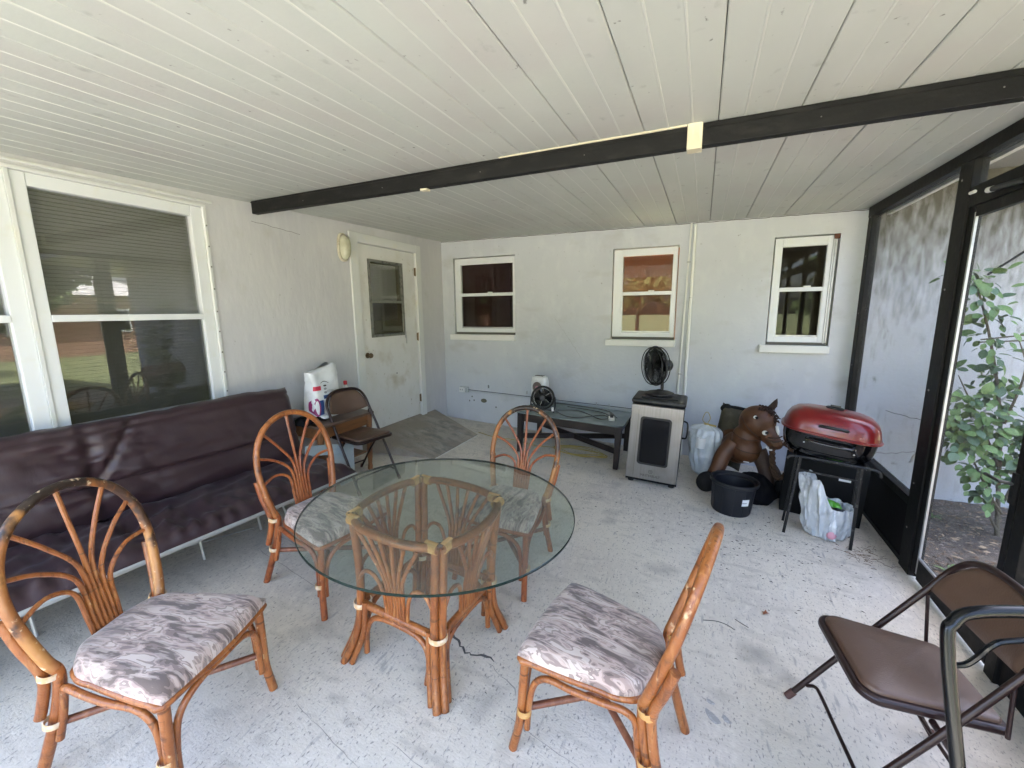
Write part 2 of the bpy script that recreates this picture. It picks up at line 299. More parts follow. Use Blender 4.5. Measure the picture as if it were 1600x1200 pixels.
# ------------------------------------------------------------------ geometry helpers
class G:
    def __init__(s): s.v = []; s.f = []; s.m = []
    def add(s, vs, fs, mi=0):
        o = len(s.v); s.v += [tuple(v) for v in vs]; s.f += [tuple(i + o for i in f) for f in fs]; s.m += [mi] * len(fs); return s
    def box(s, c, d, rot=None, mi=0):
        hx, hy, hz = d[0] / 2, d[1] / 2, d[2] / 2
        vs = [Vector((x * hx, y * hy, z * hz)) for x in (-1, 1) for y in (-1, 1) for z in (-1, 1)]
        if rot is not None: vs = [rot @ v for v in vs]
        c = Vector(c)
        return s.add([v + c for v in vs], [(0, 1, 3, 2), (4, 6, 7, 5), (0, 4, 5, 1), (2, 3, 7, 6), (0, 2, 6, 4), (1, 5, 7, 3)], mi)
    def b2(s, a, b, mi=0):
        return s.box([(a[i] + b[i]) / 2 for i in range(3)], [abs(b[i] - a[i]) for i in range(3)], None, mi)
    def tube(s, pts, r, n=10, cap=True, closed=False, mi=0):
        pts = [Vector(p) for p in pts]; k = len(pts); rs = r if hasattr(r, '__len__') else [r] * k
        T = []
        for i in range(k):
            a = pts[i - 1] if (i > 0 or closed) else pts[0]; b = pts[(i + 1) % k] if (i < k - 1 or closed) else pts[-1]
            T.append((b - a).normalized())
        up = Vector((0, 0, 1)) if abs(T[0].z) < .9 else Vector((1, 0, 0))
        nrm = (up - T[0] * up.dot(T[0])).normalized()
        vs = []
        for i in range(k):
            nrm = (nrm - T[i] * nrm.dot(T[i])).normalized(); bn = T[i].cross(nrm)
            for j in range(n):
                a = 2 * pi * j / n; vs.append(pts[i] + (nrm * cos(a) + bn * sin(a)) * rs[i])
        fs = []
        for i in range(k if closed else k - 1):
            for j in range(n):
                i2 = (i + 1) % k
                fs.append((i * n + j, i * n + (j + 1) % n, i2 * n + (j + 1) % n, i2 * n + j))
        if cap and not closed: fs += [tuple(range(n))[::-1], tuple((k - 1) * n + j for j in range(n))]
        return s.add(vs, fs, mi)
    def lathe(s, prof, c=(0, 0, 0), n=24, ax=None, sx=1, sy=1, mi=0):
        vs = []; R = ax if ax is not None else Matrix.Identity(3); c = Vector(c)
        for r, z in prof:
            for j in range(n):
                a = 2 * pi * j / n; vs.append(R @ Vector((r * cos(a) * sx, r * sin(a) * sy, z)) + c)
        fs = [(i * n + j, i * n + (j + 1) % n, (i + 1) * n + (j + 1) % n, (i + 1) * n + j) for i in range(len(prof) - 1) for j in range(n)]
        if prof[0][0] > 1e-6: fs.append(tuple(range(n))[::-1])
        if prof[-1][0] > 1e-6: fs.append(tuple((len(prof) - 1) * n + j for j in range(n)))
        return s.add(vs, fs, mi)
    def ell(s, c, r, rot=None, n=20, k=12, mi=0):
        vs = []; c = Vector(c)
        for i in range(k + 1):
            t = pi * i / k
            for j in range(n):
                a = 2 * pi * j / n; v = Vector((r[0] * sin(t) * cos(a), r[1] * sin(t) * sin(a), r[2] * cos(t)))
                vs.append((rot @ v if rot is not None else v) + c)
        return s.add(vs, [(i * n + j, (i + 1) * n + j, (i + 1) * n + (j + 1) % n, i * n + (j + 1) % n) for i in range(k) for j in range(n)], mi)
    def prism(s, pts, h0, h1, mi=0):
        """xy polygon extruded in z (h0/h1 may be functions of x,y)"""
        f0 = h0 if callable(h0) else (lambda x, y: h0); f1 = h1 if callable(h1) else (lambda x, y: h1); n = len(pts)
        vs = [(x, y, f0(x, y)) for x, y in pts] + [(x, y, f1(x, y)) for x, y in pts]
        return s.add(vs, [tuple(range(n))[::-1], tuple(range(n, 2 * n))] + [(i, (i + 1) % n, (i + 1) % n + n, i + n) for i in range(n)], mi)
    def torus(s, c, R, r, rot=None, n=40, k=8, mi=0):
        q = rot if rot is not None else Matrix.Identity(3)
        return s.tube([q @ Vector((R * cos(2 * pi * i / n), R * sin(2 * pi * i / n), 0)) + Vector(c) for i in range(n)], r, k, closed=True, mi=mi)
    def build(s, name, m, parent=None, smooth=True, bevel=0, sub=0, loc=None, ang=40):
        me = bpy.data.meshes.new(name); me.from_pydata(s.v, [], s.f); me.validate()
        ms = m if isinstance(m, (list, tuple)) else [m]
        for x in ms: me.materials.append(x)
        if len(ms) > 1:
            for p, i in zip(me.polygons, s.m): p.material_index = i
        bm = bmesh.new(); bm.from_mesh(me); bmesh.ops.recalc_face_normals(bm, faces=bm.faces); bm.to_mesh(me); bm.free()
        o = bpy.data.objects.new(name, me); C.objects.link(o)
        if smooth:
            me.shade_smooth()
            me.set_sharp_from_angle(angle=radians(ang))
        if bevel:
            b = o.modifiers.new('bevel', 'BEVEL'); b.width = bevel; b.segments = 2; b.limit_method = 'ANGLE'; b.angle_limit = radians(50); b.harden_normals = False
        if sub:
            b = o.modifiers.new('sub', 'SUBSURF'); b.levels = sub; b.render_levels = sub
        if parent is not None: o.parent = parent
        if loc is not None: o.location = loc
        return o

def spl(pts, n=8, closed=False):
    P = [Vector(p) for p in pts]; out = []; k = len(P)
    for i in range(k if closed else k - 1):
        p0 = P[i - 1] if (i > 0 or closed) else P[0] * 2 - P[1]; p1 = P[i]; p2 = P[(i + 1) % k]
        p3 = P[(i + 2) % k] if (i + 2 < k or closed) else P[-1] * 2 - P[-2]
        for j in range(n):
            t = j / n
            out.append(.5 * ((2 * p1) + (p2 - p0) * t + (2 * p0 - 5 * p1 + 4 * p2 - p3) * t * t + (3 * p1 - p0 - 3 * p2 + p3) * t ** 3))
    if not closed: out.append(P[-1])
    return out

def RZ(a): return Matrix.Rotation(a, 3, 'Z')
def RX(a): return Matrix.Rotation(a, 3, 'X')
def RY(a): return Matrix.Rotation(a, 3, 'Y')
A0, B0 = -.115, -.05
def F(x): return A0 + B0 * x
TILT = atan(.05)

def tag(o, label=None, cat=None, group=None, kind=None):
    if label: o['label'] = label
    if cat: o['category'] = cat
    if group: o['group'] = group
    if kind: o['kind'] = kind
    return o
def thing(name, label, cat, loc, rz=0, group=None, tilt=True, z=0):
    o = bpy.data.objects.new(name, None); C.objects.link(o); o.empty_display_size = .05
    zz = F(loc[0]) + z if len(loc) == 2 else loc[2]
    m = Matrix.Translation((loc[0], loc[1], zz))
    if tilt: m = m @ Matrix.Rotation(TILT, 4, 'Y')
    o.matrix_world = m @ Matrix.Rotation(rz, 4, 'Z')
    return tag(o, label, cat, group)
def kids(o): return [c for c in bpy.data.objects if c.parent == o]
def copy_tree(o, parent=None):
    c = o.copy(); C.objects.link(c)
    if parent is not None: c.parent = parent
    for k in kids(o): copy_tree(k, c)
    return c
def struct(o): o['kind'] = 'structure'; return o
def stuff(o): o['kind'] = 'stuff'; return o

XL, YB, XR = -3.21, 4.95, 1.305
def ceilz(x, y):
    u = (x - XL) / (XR - XL)
    return (2.405 - .028 * (YB - y)) * (1 - u) + (2.37 - .010 * (YB - y)) * u

# ------------------------------------------------------------------ floor, ramp, ground
Y0 = -.85
g = G()
nx, ny = 24, 34
vs = []
for j in range(ny + 1):
    for i in range(nx + 1):
        x = -3.3 + (1.47 + 3.3) * i / nx; y = Y0 + (YB + .02 - Y0) * j / ny
        vs.append((x, y, F(x)))
g.add(vs, [(j * (nx + 1) + i, j * (nx + 1) + i + 1, (j + 1) * (nx + 1) + i + 1, (j + 1) * (nx + 1) + i) for j in range(ny) for i in range(nx)])
g.add([(1.47, Y0, F(1.47)), (1.47, YB, F(1.47)), (1.47, YB, -.5), (1.47, Y0, -.5), (-3.3, Y0, .05), (-3.3, Y0, -.5)], [(0, 1, 2, 3), (0, 3, 5, 4)])
floor = struct(g.build('floor', M['concrete'], smooth=False))
# joints and cracks
def flat_ribbon(pts, wid, dz, seed=0):
    q = G(); vs = []; rr = random.Random(seed)
    for i, p in enumerate(pts):
        a = Vector(pts[max(0, i - 1)]); b = Vector(pts[min(len(pts) - 1, i + 1)]); d = (b - a).normalized(); n_ = Vector((-d.y, d.x))
        ww = wid * (.35 + .9 * rr.random()) * (.3 if i in (0, len(pts) - 1) else 1)
        for s_ in (-1, 1):
            x, y = p[0] + n_.x * ww * s_, p[1] + n_.y * ww * s_; vs.append((x, y, F(x) + dz))
    q.add(vs, [(2 * i, 2 * i + 1, 2 * i + 3, 2 * i + 2) for i in range(len(pts) - 1)])
    return q
rr = random.Random(3)
def jag(a, b, n, amp):
    return [(a[0] + (b[0] - a[0]) * i / n + rr.uniform(-amp, amp), a[1] + (b[1] - a[1]) * i / n + rr.uniform(-amp, amp)) for i in range(n + 1)]
flat_ribbon(jag((-1.07, 1.60), (-.93, 1.50), 9, .010) + jag((-.92, 1.50), (-.78, 1.515), 8, .010), .006, .0012, 2).build('crack', M['crackdark'], floor)
flat_ribbon(jag((-.80, 1.50), (-.62, 1.40), 8, .012), .0022, .0012, 4).build('crack', M['scoremid'], floor)
flat_ribbon(jag((-2.55, 2.05), (-2.05, 1.98), 12, .008), .0025, .0012, 5).build('crack', M['scoremid'], floor)
flat_ribbon(jag((-2.5, 1.62), (-1.9, 1.52), 12, .004), .0022, .0012, 6).build('score_line', M['scoremid'], floor)
flat_ribbon(jag((-2.6, 1.80), (-2.0, 1.72), 12, .004), .0022, .0012, 7).build('score_line', M['scoremid'], floor)
for k, (a, b) in enumerate([((-.95, 1.02), (-.45, .94)), ((-.62, 1.30), (-.25, 1.22)), ((-1.4, .98), (-1.0, .90)), ((-.9, .86), (-.35, .77))]):
    flat_ribbon(jag(a, b, 14, .003), .0013, .0011, 10 + k).build('score_line', M['scoremid'], floor)
def blob(cx, cy, rx, ry, rot, dz, seed, n=22):
    r_ = random.Random(seed); q = G(); vs = [(cx, cy, F(cx) + dz)]; ph = r_.random() * 9
    for j in range(n):
        a = 2 * pi * j / n; k = 1 + .10 * sin(3 * a + ph) + .08 * r_.uniform(-1, 1); dx, dy = rx * k * cos(a), ry * k * sin(a)
        x = cx + dx * cos(rot) - dy * sin(rot); y = cy + dx * sin(rot) + dy * cos(rot); vs.append((x, y, F(x) + dz))
    return q.add(vs, [(0, 1 + j, 1 + (j + 1) % n) for j in range(n)])
for k, (a, b, c, d, e) in enumerate([(.135, 1.655, .036, .017, -.75), (.185, 1.668, .020, .012, -.8), (.128, 1.725, .017, .010, -.3)]):
    blob(a, b, c, d, e, .001, 30 + k).build('damp_stain', M['stain'], floor)

g = G()   # sloping entry ramp in front of the door
rz = lambda x, y: F(x) + .004
xa, xb = XL - .12, -2.44
def rampz(x, y):
    t = min(1, max(0, (x - XL) / (xb - XL))); return (.205 if y > 4.2 else .215) * (1 - t) + (F(xb) + .006) * t
vs = []; fs = []
nx_, ny_ = 8, 8
for j in range(ny_ + 1):
    for i in range(nx_ + 1):
        u, v_ = i / nx_, j / ny_
        y0_, y1_ = 3.30 + .18 * u, 4.66 - .24 * u
        x = XL + (xb - XL) * u; y = y0_ + (y1_ - y0_) * v_
        vs.append((x, y, rampz(x, y) + .006 * noise.noise(Vector((x * 4, y * 4, 0)))))
fs = [(j * 9 + i, j * 9 + i + 1, (j + 1) * 9 + i + 1, (j + 1) * 9 + i) for j in range(8) for i in range(8)]
o0 = len(vs)
for i in range(9): vs.append((vs[i][0], vs[i][1], F(vs[i][0]) - .03))
for i in range(9): vs.append((vs[72 + i][0], vs[72 + i][1], F(vs[72 + i][0]) - .03))
for j in range(9): vs.append((vs[j * 9 + 8][0], vs[j * 9 + 8][1], F(xb) - .03))
fs += [(i, i + 1, o0 + i + 1, o0 + i) for i in range(8)] + [(72 + i, 73 + i, o0 + 10 + i, o0 + 9 + i) for i in range(8)] + [(j * 9 + 8, (j + 1) * 9 + 8, o0 + 19 + j, o0 + 18 + j) for j in range(8)]
g.add(vs, fs)
struct(g.build('ramp', M['ramp'], ang=60))
# thin bright joint line along the ramp's foot
flat_ribbon([(xb + .012, 3.30 + .07 * i) for i in range(17)], .006, .0015, 8).build('joint_line', M['trim'], floor)

g = G(); vs = []
n1, n2 = 70, 90
for j in range(n2 + 1):
    for i in range(n1 + 1):
        x = 1.40 + 5.6 * (i / n1); y = -.5 + 5.6 * j / n2
        vs.append((x, y, -.245 + .020 * noise.noise(Vector((x * 1.7, y * 1.7, 0))) + .022 * noise.noise(Vector((x * 9, y * 9, 3)))))
g.add(vs, [(j * (n1 + 1) + i, j * (n1 + 1) + i + 1, (j + 1) * (n1 + 1) + i + 1, (j + 1) * (n1 + 1) + i) for j in range(n2) for i in range(n1)])
struct(g.build('garden_bed', M['dirt']))
struct(G().add([(-150, -150, -.32), (150, -150, -.32), (150, 150, -.32), (-150, 150, -.32)], [(0, 1, 2, 3)]).build('ground', M['lawn'], smooth=False))
struct(G().add([(-150, -16, -.31), (150, -16, -.31), (150, -9.5, -.31), (-150, -9.5, -.31)], [(0, 1, 2, 3)]).build('road', M['asphalt'], smooth=False))
struct(G().b2((-6, -9.4, -.4), (5.0, Y0 - .004, -.20)).build('driveway', M['drive'], smooth=False))

# ------------------------------------------------------------------ walls with openings
def wall_cells(us, zs, holes, thick, mk):
    g = G(); idx = {}
    def inside(u, z): return any(a < u < b and c < z < d for a, b, c, d in holes)
    us = sorted(set(us + [h for q in holes for h in q[:2]])); zs = sorted(set(zs + [h for q in holes for h in q[2:]]))
    for i in range(len(us) - 1):
        for j in range(len(zs) - 1):
            if inside((us[i] + us[i + 1]) / 2, (zs[j] + zs[j + 1]) / 2): continue
            for t in (0, -thick):
                g.add([mk(us[i], zs[j], t), mk(us[i + 1], zs[j], t), mk(us[i + 1], zs[j + 1], t), mk(us[i], zs[j + 1], t)], [(0, 1, 2, 3)])
    for a, b, c, d in holes:
        for p, q in (((a, c), (b, c)), ((b, c), (b, d)), ((b, d), (a, d)), ((a, d), (a, c))):
            g.add([mk(*p, 0), mk(*q, 0), mk(*q, -thick), mk(*p, -thick)], [(0, 1, 2, 3)])
    return g
WL = [(.06, 1.985, .79, 2.245)]
DR = (3.365, 4.405, .10, 2.235)
mkL = lambda y, z, t: (XL + t, y, z)
mkB = lambda x, z, t: (x, YB - t, z)
lw = wall_cells([Y0, YB + .2], [-.4, 2.55], WL + [DR], .20, mkL).build('house_wall', M['wall_low'], smooth=False)
tag(lw, 'left grey stucco wall with the big twin window and the white door', 'wall')
W1, W2, W3 = (-3.035, -2.150, 1.195, 2.185), (-.955, -.262, 1.165, 2.168), (.595, 1.118, 1.135, 2.178)
bw = wall_cells([XL, XR + .05], [-.4, 2.55], [W1, W2, W3], .20, mkB).build('house_wall', M['wall'], smooth=False)
tag(bw, 'far grey stucco wall with three small white windows in a row', 'wall')
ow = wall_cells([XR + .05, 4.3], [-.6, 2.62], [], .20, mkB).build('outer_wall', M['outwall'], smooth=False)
tag(ow, 'mould stained cracked white wall with eave shade painted in, outside the black screen frame', 'wall')
def wall_line(pts, wid, parent, m=None, name='crack', face='B'):
    q = G(); vs = []
    for i, p in enumerate(pts):
        a = Vector(pts[max(0, i - 1)]); b = Vector(pts[min(len(pts) - 1, i + 1)]); d = (b - a).normalized(); n_ = Vector((-d.y, d.x))
        for s_ in (-1, 1):
            u, z = p[0] + n_.x * wid * s_, p[1] + n_.y * wid * s_
            vs.append((u, YB - .0015, z) if face == 'B' else (XL + .0015, u, z))
    q.add(vs, [(2 * i, 2 * i + 1, 2 * i + 3, 2 * i + 2) for i in range(len(pts) - 1)])
    return q.build(name, m or M['crackdark'], parent)
wall_line(jag((1.62, .55), (2.15, .42), 14, .012), .0028, ow)
wall_line(jag((1.95, .50), (1.90, -.15), 12, .014), .0022, ow)
wall_line(jag((1.50, .12), (1.90, .18), 10, .012), .002, ow)
wall_line(jag((-1.62, 1.40), (-1.30, .95), 16, .005), .0005, bw)
wall_line(jag((XL, 2.398), (XR, 2.362), 90, .0035), .0035, bw, name='caulk_gap')
wall_line(jag((2.32, 2.20), (2.75, 2.165), 10, .004), .0015, lw, face='L')

def window(parent, x0, x1, z0, z1, face, deep, gl0, gl1, zg0, zmid, zg1, lowmat, up=None):
    """frame > panes; u runs along the wall, face maps (u, depth out, z)"""
    P3 = lambda u, d, z: face(u, d, z)
    def bx(u0, u1, d0, d1, a, b, g_):
        p, q = P3(u0, d0, a), P3(u1, d1, b); return g_.b2(p, q)
    w_ = bpy.data.objects.new('window', None); C.objects.link(w_); w_.parent = parent
    g = G()
    bx(x0, gl0, -.07, -deep, z0, z1, g); bx(gl1, x1, -.07, -deep, z0, z1, g)
    bx(gl0, gl1, -.07, -deep - .001, zg1, z1, g); bx(gl0, gl1, -.07, -deep - .001, z0, zg0, g)
    g.build('frame', M['vinyl'], w_, smooth=False, bevel=.004)
    g = G(); bx(gl0, gl1, -.062, -deep + .004, zmid - .018, zmid + .020, g); g.build('meeting_rail', M['vinyl'], w_, smooth=False, bevel=.003)
    g = G(); bx(gl0, gl1, -.046, -.050, zmid + .020, zg1, g); g.build('pane', up or M['glass'], w_, smooth=False)
    g = G(); bx(gl0, gl1, -.034, -.038, zg0, zmid - .018, g); g.build('pane', lowmat, w_, smooth=False)
    g = G(); bx(gl0, gl1, -.030, -.036, zg0, zg0 + .018, g); bx(gl0 , gl0 + .007, -.030, -.0335, zg0 + .018, zmid - .018, g); bx(gl1 - .007, gl1, -.030, -.0335, zg0 + .018, zmid - .018, g)
    g.build('screen_frame', M['greymetal'], w_, smooth=False)
    return w_
fB = lambda u, d, z: (u, YB - d, z)
fL = lambda u, d, z: (XL + d, u, z)
for (W, gl, zg, n_) in ((W1, (-2.938, -2.190), (1.280, 1.712, 2.094), 0), (W2, (-.842, -.322), (1.247, 1.678, 2.084), 1), (W3, (.672, 1.030), (1.222, 1.680, 2.083), 2)):
    w_ = window(bw, W[0] + .012, W[1] - (.012 if n_ < 2 else .05), W[2] + .035, W[3] - .012, fB, .018, gl[0], gl[1], zg[0], zg[1], zg[2], M['backdark'], M['backglass'])
    G().b2((W[0] - .055, YB - .045, W[2] - .068), (W[1] + .004, YB + .03, W[2] + .006)).build('sill', M['sill'], w_, smooth=False, bevel=.006)
    G().b2((W[0] + .012, YB + .02, W[2] + .006), (W[1] - .012, YB + .06, W[2] + .034)).build('weather_strip', M['gap'], w_, smooth=False)
    xm = (gl[0] + gl[1]) / 2
    G().b2((xm - .03 + .05, YB + .016, zg[1] + .021), (xm + .03 + .05, YB + .045, zg[1] + .034)).build('latch', M['white'], w_, smooth=False, bevel=.003)
    if n_ == 2:
        g = G(); g.b2((W[1] - .049, YB + .012, W[2] + .03), (W[1] - .036, YB + .05, W[3] - .012)); g.b2((W[1] - .028, YB + .03, W[2] + .03), (W[1] - .012, YB + .06, W[3] - .012))
        g.build('screen_track', M['greymetal'], w_, smooth=False)
        G().b2((W[1] - .045, YB + .003, W[3] - .045), (W[1] - .003, YB + .03, W[3] - .003)).build('rust_patch', mat('rust', (.12, .05, .03), .9), w_, smooth=False)
# twin window in the left wall
for (a, b) in ((.075, 1.035), (1.052, 1.962)):
    w_ = window(lw, a, b, .81, 2.225, fL, .006, a + .062, b - .072, .868, 1.482, 2.158, M['darkglass'])
    w_.name = 'window'
    g = G(); k = 0; z = .86
    while z < 2.18:
        g.box((XL - .125, (a + b) / 2, z), (.024, b - a - .06, .0018), RY(radians(58))); z += .0215
    stuff(g.build('blind', M['blind'], w_, smooth=False))
G().b2((XL - .05, 1.035, .81), (XL + .004, 1.052, 2.225)).build('mullion', M['trim'], lw, smooth=False)
g = G(); g.b2((XL - .03, .06, 2.226), (XL + .012, 1.985, 2.2445)); g.b2((XL - .03, 1.963, .80), (XL + .010, 1.984, 2.226)); g.b2((XL - .02, -.6, 2.262), (XL + .014, 2.03, 2.276))
g.build('window_trim', M['trim'], lw, smooth=False, bevel=.003)
g = G()
for k in range(9): g.ell((XL + .011, 1.975, .95 + k * .145 + rr.uniform(-.02, .02)), (.003, .005, .006), n=8, k=5)
g.build('nail_heads', M['crackdark'], lw)

# door
d0, d1, dz0, dz1 = 3.415, 4.352, .222, 2.188
dw = (3.560, 4.108, 1.245, 2.045)
df = bpy.data.objects.new('door_frame', None); C.objects.link(df); df.parent = lw
g = G(); g.b2((XL + .001, 3.300, .20), (XL + .022, d0 - .006, 2.285)); g.b2((XL + .001, d1 + .006, .18), (XL + .022, 4.452, 2.285)); g.b2((XL + .002, d0 - .006, 2.195), (XL + .021, d1 + .006, 2.284))
g.build('casing', M['trim'], df, smooth=False, bevel=.004)
g = G(); g.b2((XL - .15, 3.366, .11), (XL + .0005, d0 - .005, 2.234)); g.b2((XL - .15, d1 + .005, .11), (XL + .0005, 4.404, 2.234)); g.b2((XL - .15, d0 - .005, 2.194), (XL, d1 + .005, 2.233))
g.build('jamb', M['trim'], df, smooth=False)
G().b2((XL - .14, d0 - .005, .10), (XL + .0, d1 + .005, .214)).build('threshold', M['ramp'], df, smooth=False)
door = wall_cells([d0, d1], [dz0, dz1], [dw], .038, lambda y, z, t: (XL - .008 + t, y, z)).build('door', M['door'], lw, smooth=False)
g = G(); wd = .022
for (a, b, c, d) in ((dw[0] - .006, dw[1] + .006, dw[3] - wd, dw[3] + .006), (dw[0] - .006, dw[1] + .006, dw[2] - .012, dw[2] + .018), (dw[0] - .006, dw[0] + wd, dw[2] + .018, dw[3] - wd), (dw[1] - wd, dw[1] + .006, dw[2] + .018, dw[3] - wd), (dw[0] + wd, dw[1] - wd, 1.60, 1.628)):
    g.b2((XL - .03, a, c), (XL + .006, b, d))
g.build('window_frame', mat('weathered_aluminium', (.20, .20, .18), .55, .4, layers=[('noise', 20, (.10, .10, .09), .5, .7)]), door, smooth=False)
G().b2((XL - .022, dw[0] + wd, 1.628), (XL - .018, dw[1] - wd, dw[3] - wd)).build('pane', M['glass'], door, smooth=False)
G().b2((XL - .012, dw[0] + wd, dw[2] + .018), (XL - .008, dw[1] - wd, 1.60)).build('pane', M['darkglass'], door, smooth=False)
g = G(); z = dw[2] + .17
while z < dw[3] - .03: g.box((XL - .075, (dw[0] + dw[1]) / 2, z), (.020, dw[1] - dw[0] - .05, .0016), RY(radians(60))); z += .018
stuff(g.build('blind', M['blind'], door, smooth=False))
g = G(); kR = Matrix.Rotation(pi / 2, 3, 'Y'); g.lathe([(.030, 0), (.030, .006), (.012, .008), (.011, .030), (.024, .036), (.028, .050), (.022, .062), (0.001, .066)], (XL - .008, 3.472, 1.050), 20, kR); g.build('handle', M['brass'], door)
g = G(); g.lathe([(.008, 0), (.008, .004), (0.001, .005)], (XL - .008, 3.93, .80), 10, kR); g.build('peg', M['crackdark'], door)
g = G(); g.b2((XL + .004, 4.10, 1.20), (XL + .012, 4.118, 1.27)); g.b2((XL + .004, 4.118, 1.13), (XL + .010, 4.128, 1.23)); g.build('hasp', M['greymetal'], door, smooth=False)
for z in (1.975, 1.20, .43):
    g = G(); g.tube([(XL + .006, d1 + .002, z - .05), (XL + .006, d1 + .002, z + .05)], .007, 8); g.b2((XL + .0, d1 - .02, z - .045), (XL + .003, d1, z + .045)); g.build('hinge', M['brass'], door)

# rooms behind the windows (unseen far-side openings added to let daylight in)
def room(name, a, b, mw_, mc, open_side=None, frac=1.0):
    g = G(); (x0, y0, z0), (x1, y1, z1) = a, b
    g.add([(x0, y0, z0), (x1, y0, z0), (x1, y1, z0), (x0, y1, z0)], [(0, 1, 2, 3)], 0); g.add([(x0, y0, z1), (x1, y0, z1), (x1, y1, z1), (x0, y1, z1)], [(0, 3, 2, 1)], 1)
    sides = {'x0': [(x0, y0), (x0, y1)], 'x1': [(x1, y0), (x1, y1)], 'y0': [(x0, y0), (x1, y0)], 'y1': [(x0, y1), (x1, y1)]}
    for k, (p, q) in sides.items():
        if k == open_side[0]: continue
        zt = z1; zb = z0
        if k == open_side[1]: zb = z0 + (z1 - z0) * frac
        if zb >= z1: continue
        g.add([(*p, zb), (*q, zb), (*q, zt), (*p, zt)], [(0, 1, 2, 3)], 0)
    o = g.build(name, [mw_, mc], smooth=False); struct(o); return o
room('room', (-7.2, Y0, -.1), (XL - .21, YB - .3, 2.42), M['room'], M['room'], ('x1', 'x0'), .40)
room('room', (XL, YB + .21, 0), (-1.60, YB + 2.2, 2.42), M['roomred'], M['roomred'], ('y0', 'y1'), .15)
room('room', (-1.55, YB + .21, 0), (.15, YB + 2.0, 2.30), M['roomtan'], M['roomorange'], ('y0', 'y1'), .36)
room('room', (.2, YB + .21, 0), (1.9, YB + 2.2, 2.42), M['room'], M['room'], ('y0', 'y1'), .12)

# ------------------------------------------------------------------ ceiling and roof
PITCH = .1062; X0P = .012
g = G().add([(XL - .05, Y0, ceilz(XL, Y0) + .050), (1.42, Y0, ceilz(XR, Y0) + .050), (1.42, YB, ceilz(XR, YB) + .050), (XL - .05, YB, ceilz(XL, YB) + .050)], [(0, 1, 2, 3)])
ceiling = struct(g.build('ceiling', M['gap'], smooth=False))
k0 = int((XL - X0P) / PITCH) - 1
for k in range(k0, 14):
    xa = X0P + k * PITCH; xb_ = xa + PITCH
    gapA = .0015 if k % 3 == 0 else .0010
    a, b = max(xa + gapA, XL), min(xb_ - (.0015 if (k + 1) % 3 == 0 else .0010), 1.40)
    if b - a < .01: continue
    ys = [Y0 + (YB - Y0) * t / 6 for t in range(7)]
    dz = rr.uniform(-.0012, .0012)
    g = G(); vs = []
    for y in ys: vs += [(a, y, ceilz(a, y) + dz + .004), (a + .004, y, ceilz(a, y) + dz), (b - .004, y, ceilz(b, y) + dz), (b, y, ceilz(b, y) + dz + .004), (b, y, ceilz(b, y) + .02), (a, y, ceilz(a, y) + .02)]
    g.add(vs, [(i * 6 + j, i * 6 + (j + 1) % 6, (i + 1) * 6 + (j + 1) % 6, (i + 1) * 6 + j) for i in range(6) for j in range(6)] + [(0, 1, 2, 3, 4, 5), tuple(36 + j for j in range(6))])
    g.build('plank', M['ceil'], ceiling, smooth=False)
    if k % 3 != 0 and XL + .02 < xa < 1.38:
        g = G(); vs = []
        for y in ys: vs += [(xa - .0058, y, ceilz(xa, y) + .001), (xa - .0024, y, ceilz(xa, y) - .0022), (xa + .0024, y, ceilz(xa, y) - .0022), (xa + .0058, y, ceilz(xa, y) + .001)]
        g.add(vs, [(i * 4 + j, i * 4 + j + 1, (i + 1) * 4 + j + 1, (i + 1) * 4 + j) for i in range(6) for j in range(3)])
        g.build('seam_strip', M['bead'], ceiling, smooth=False)
rf = G().b2((-9, Y0 - .05, 2.60), (1.52, 7.3, 2.72)).add([(1.525, 4.2, 2.60), (9.5, 4.2, 2.60), (9.5, 7.3, 2.60), (1.525, 7.3, 2.60), (1.525, 4.2, 2.72), (9.5, 4.2, 2.72), (9.5, 7.3, 2.72), (1.525, 7.3, 2.72)], [(0, 1, 2, 3), (4, 7, 6, 5), (0, 4, 5, 1), (3, 2, 6, 7), (0, 3, 7, 4), (1, 5, 6, 2)]).build('roof', M['roofing'], smooth=False)  # rear edge cut short so sun enters the rooms' added openings
tag(rf, 'flat grey house roof slab above the porch ceiling', 'roof')
g = G().b2((1.42, Y0, 2.30), (1.45, 4.9, 2.60)); tag(g.build('fascia_board', M['trim'], smooth=False), 'white fascia board along the porch roof edge', 'fascia')

# dark beam
beam = thing('ceiling_beam', 'long black steel beam crossing under the white plank ceiling', 'beam', (0, 2.28, 0), tilt=False)
g = G(); bz = lambda x: ceilz(x, 2.28) - .003
g.add([(-3.14, 0, bz(-3.14) - .090), (-3.14, .05, bz(-3.14) - .090), (-3.14, .05, bz(-3.14)), (-3.14, 0, bz(-3.14)), (1.30, 0, bz(1.3) - .100), (1.30, .05, bz(1.3) - .100), (1.30, .05, bz(1.3)), (1.30, 0, bz(1.3))], [(0, 1, 2, 3), (4, 7, 6, 5), (0, 4, 5, 1), (1, 5, 6, 2), (2, 6, 7, 3), (3, 7, 4, 0)])
g.build('bar', M['beam'], beam, smooth=False, bevel=.004)
G().b2((-3.14, -.004, bz(-1) - .020), (1.30, -.0002, bz(-1) - .014)).build('ridge', M['beam'], beam, smooth=False)
G().b2((-1.08, -.008, bz(-.6) - .004), (-.118, .0, bz(-.6) + .006)).build('cream_strip', M['cream'], beam, smooth=False)
G().b2((-.115, -.010, bz(0) - .108), (-.050, .056, bz(0) + .004)).build('bracket', M['cream'], beam, smooth=False, bevel=.003)
G().b2((-1.62, .008, bz(-1.6) - .105), (-1.572, .045, bz(-1.6) - .090)).build('clip', M['cream'], beam, smooth=False, bevel=.002)
g = G()
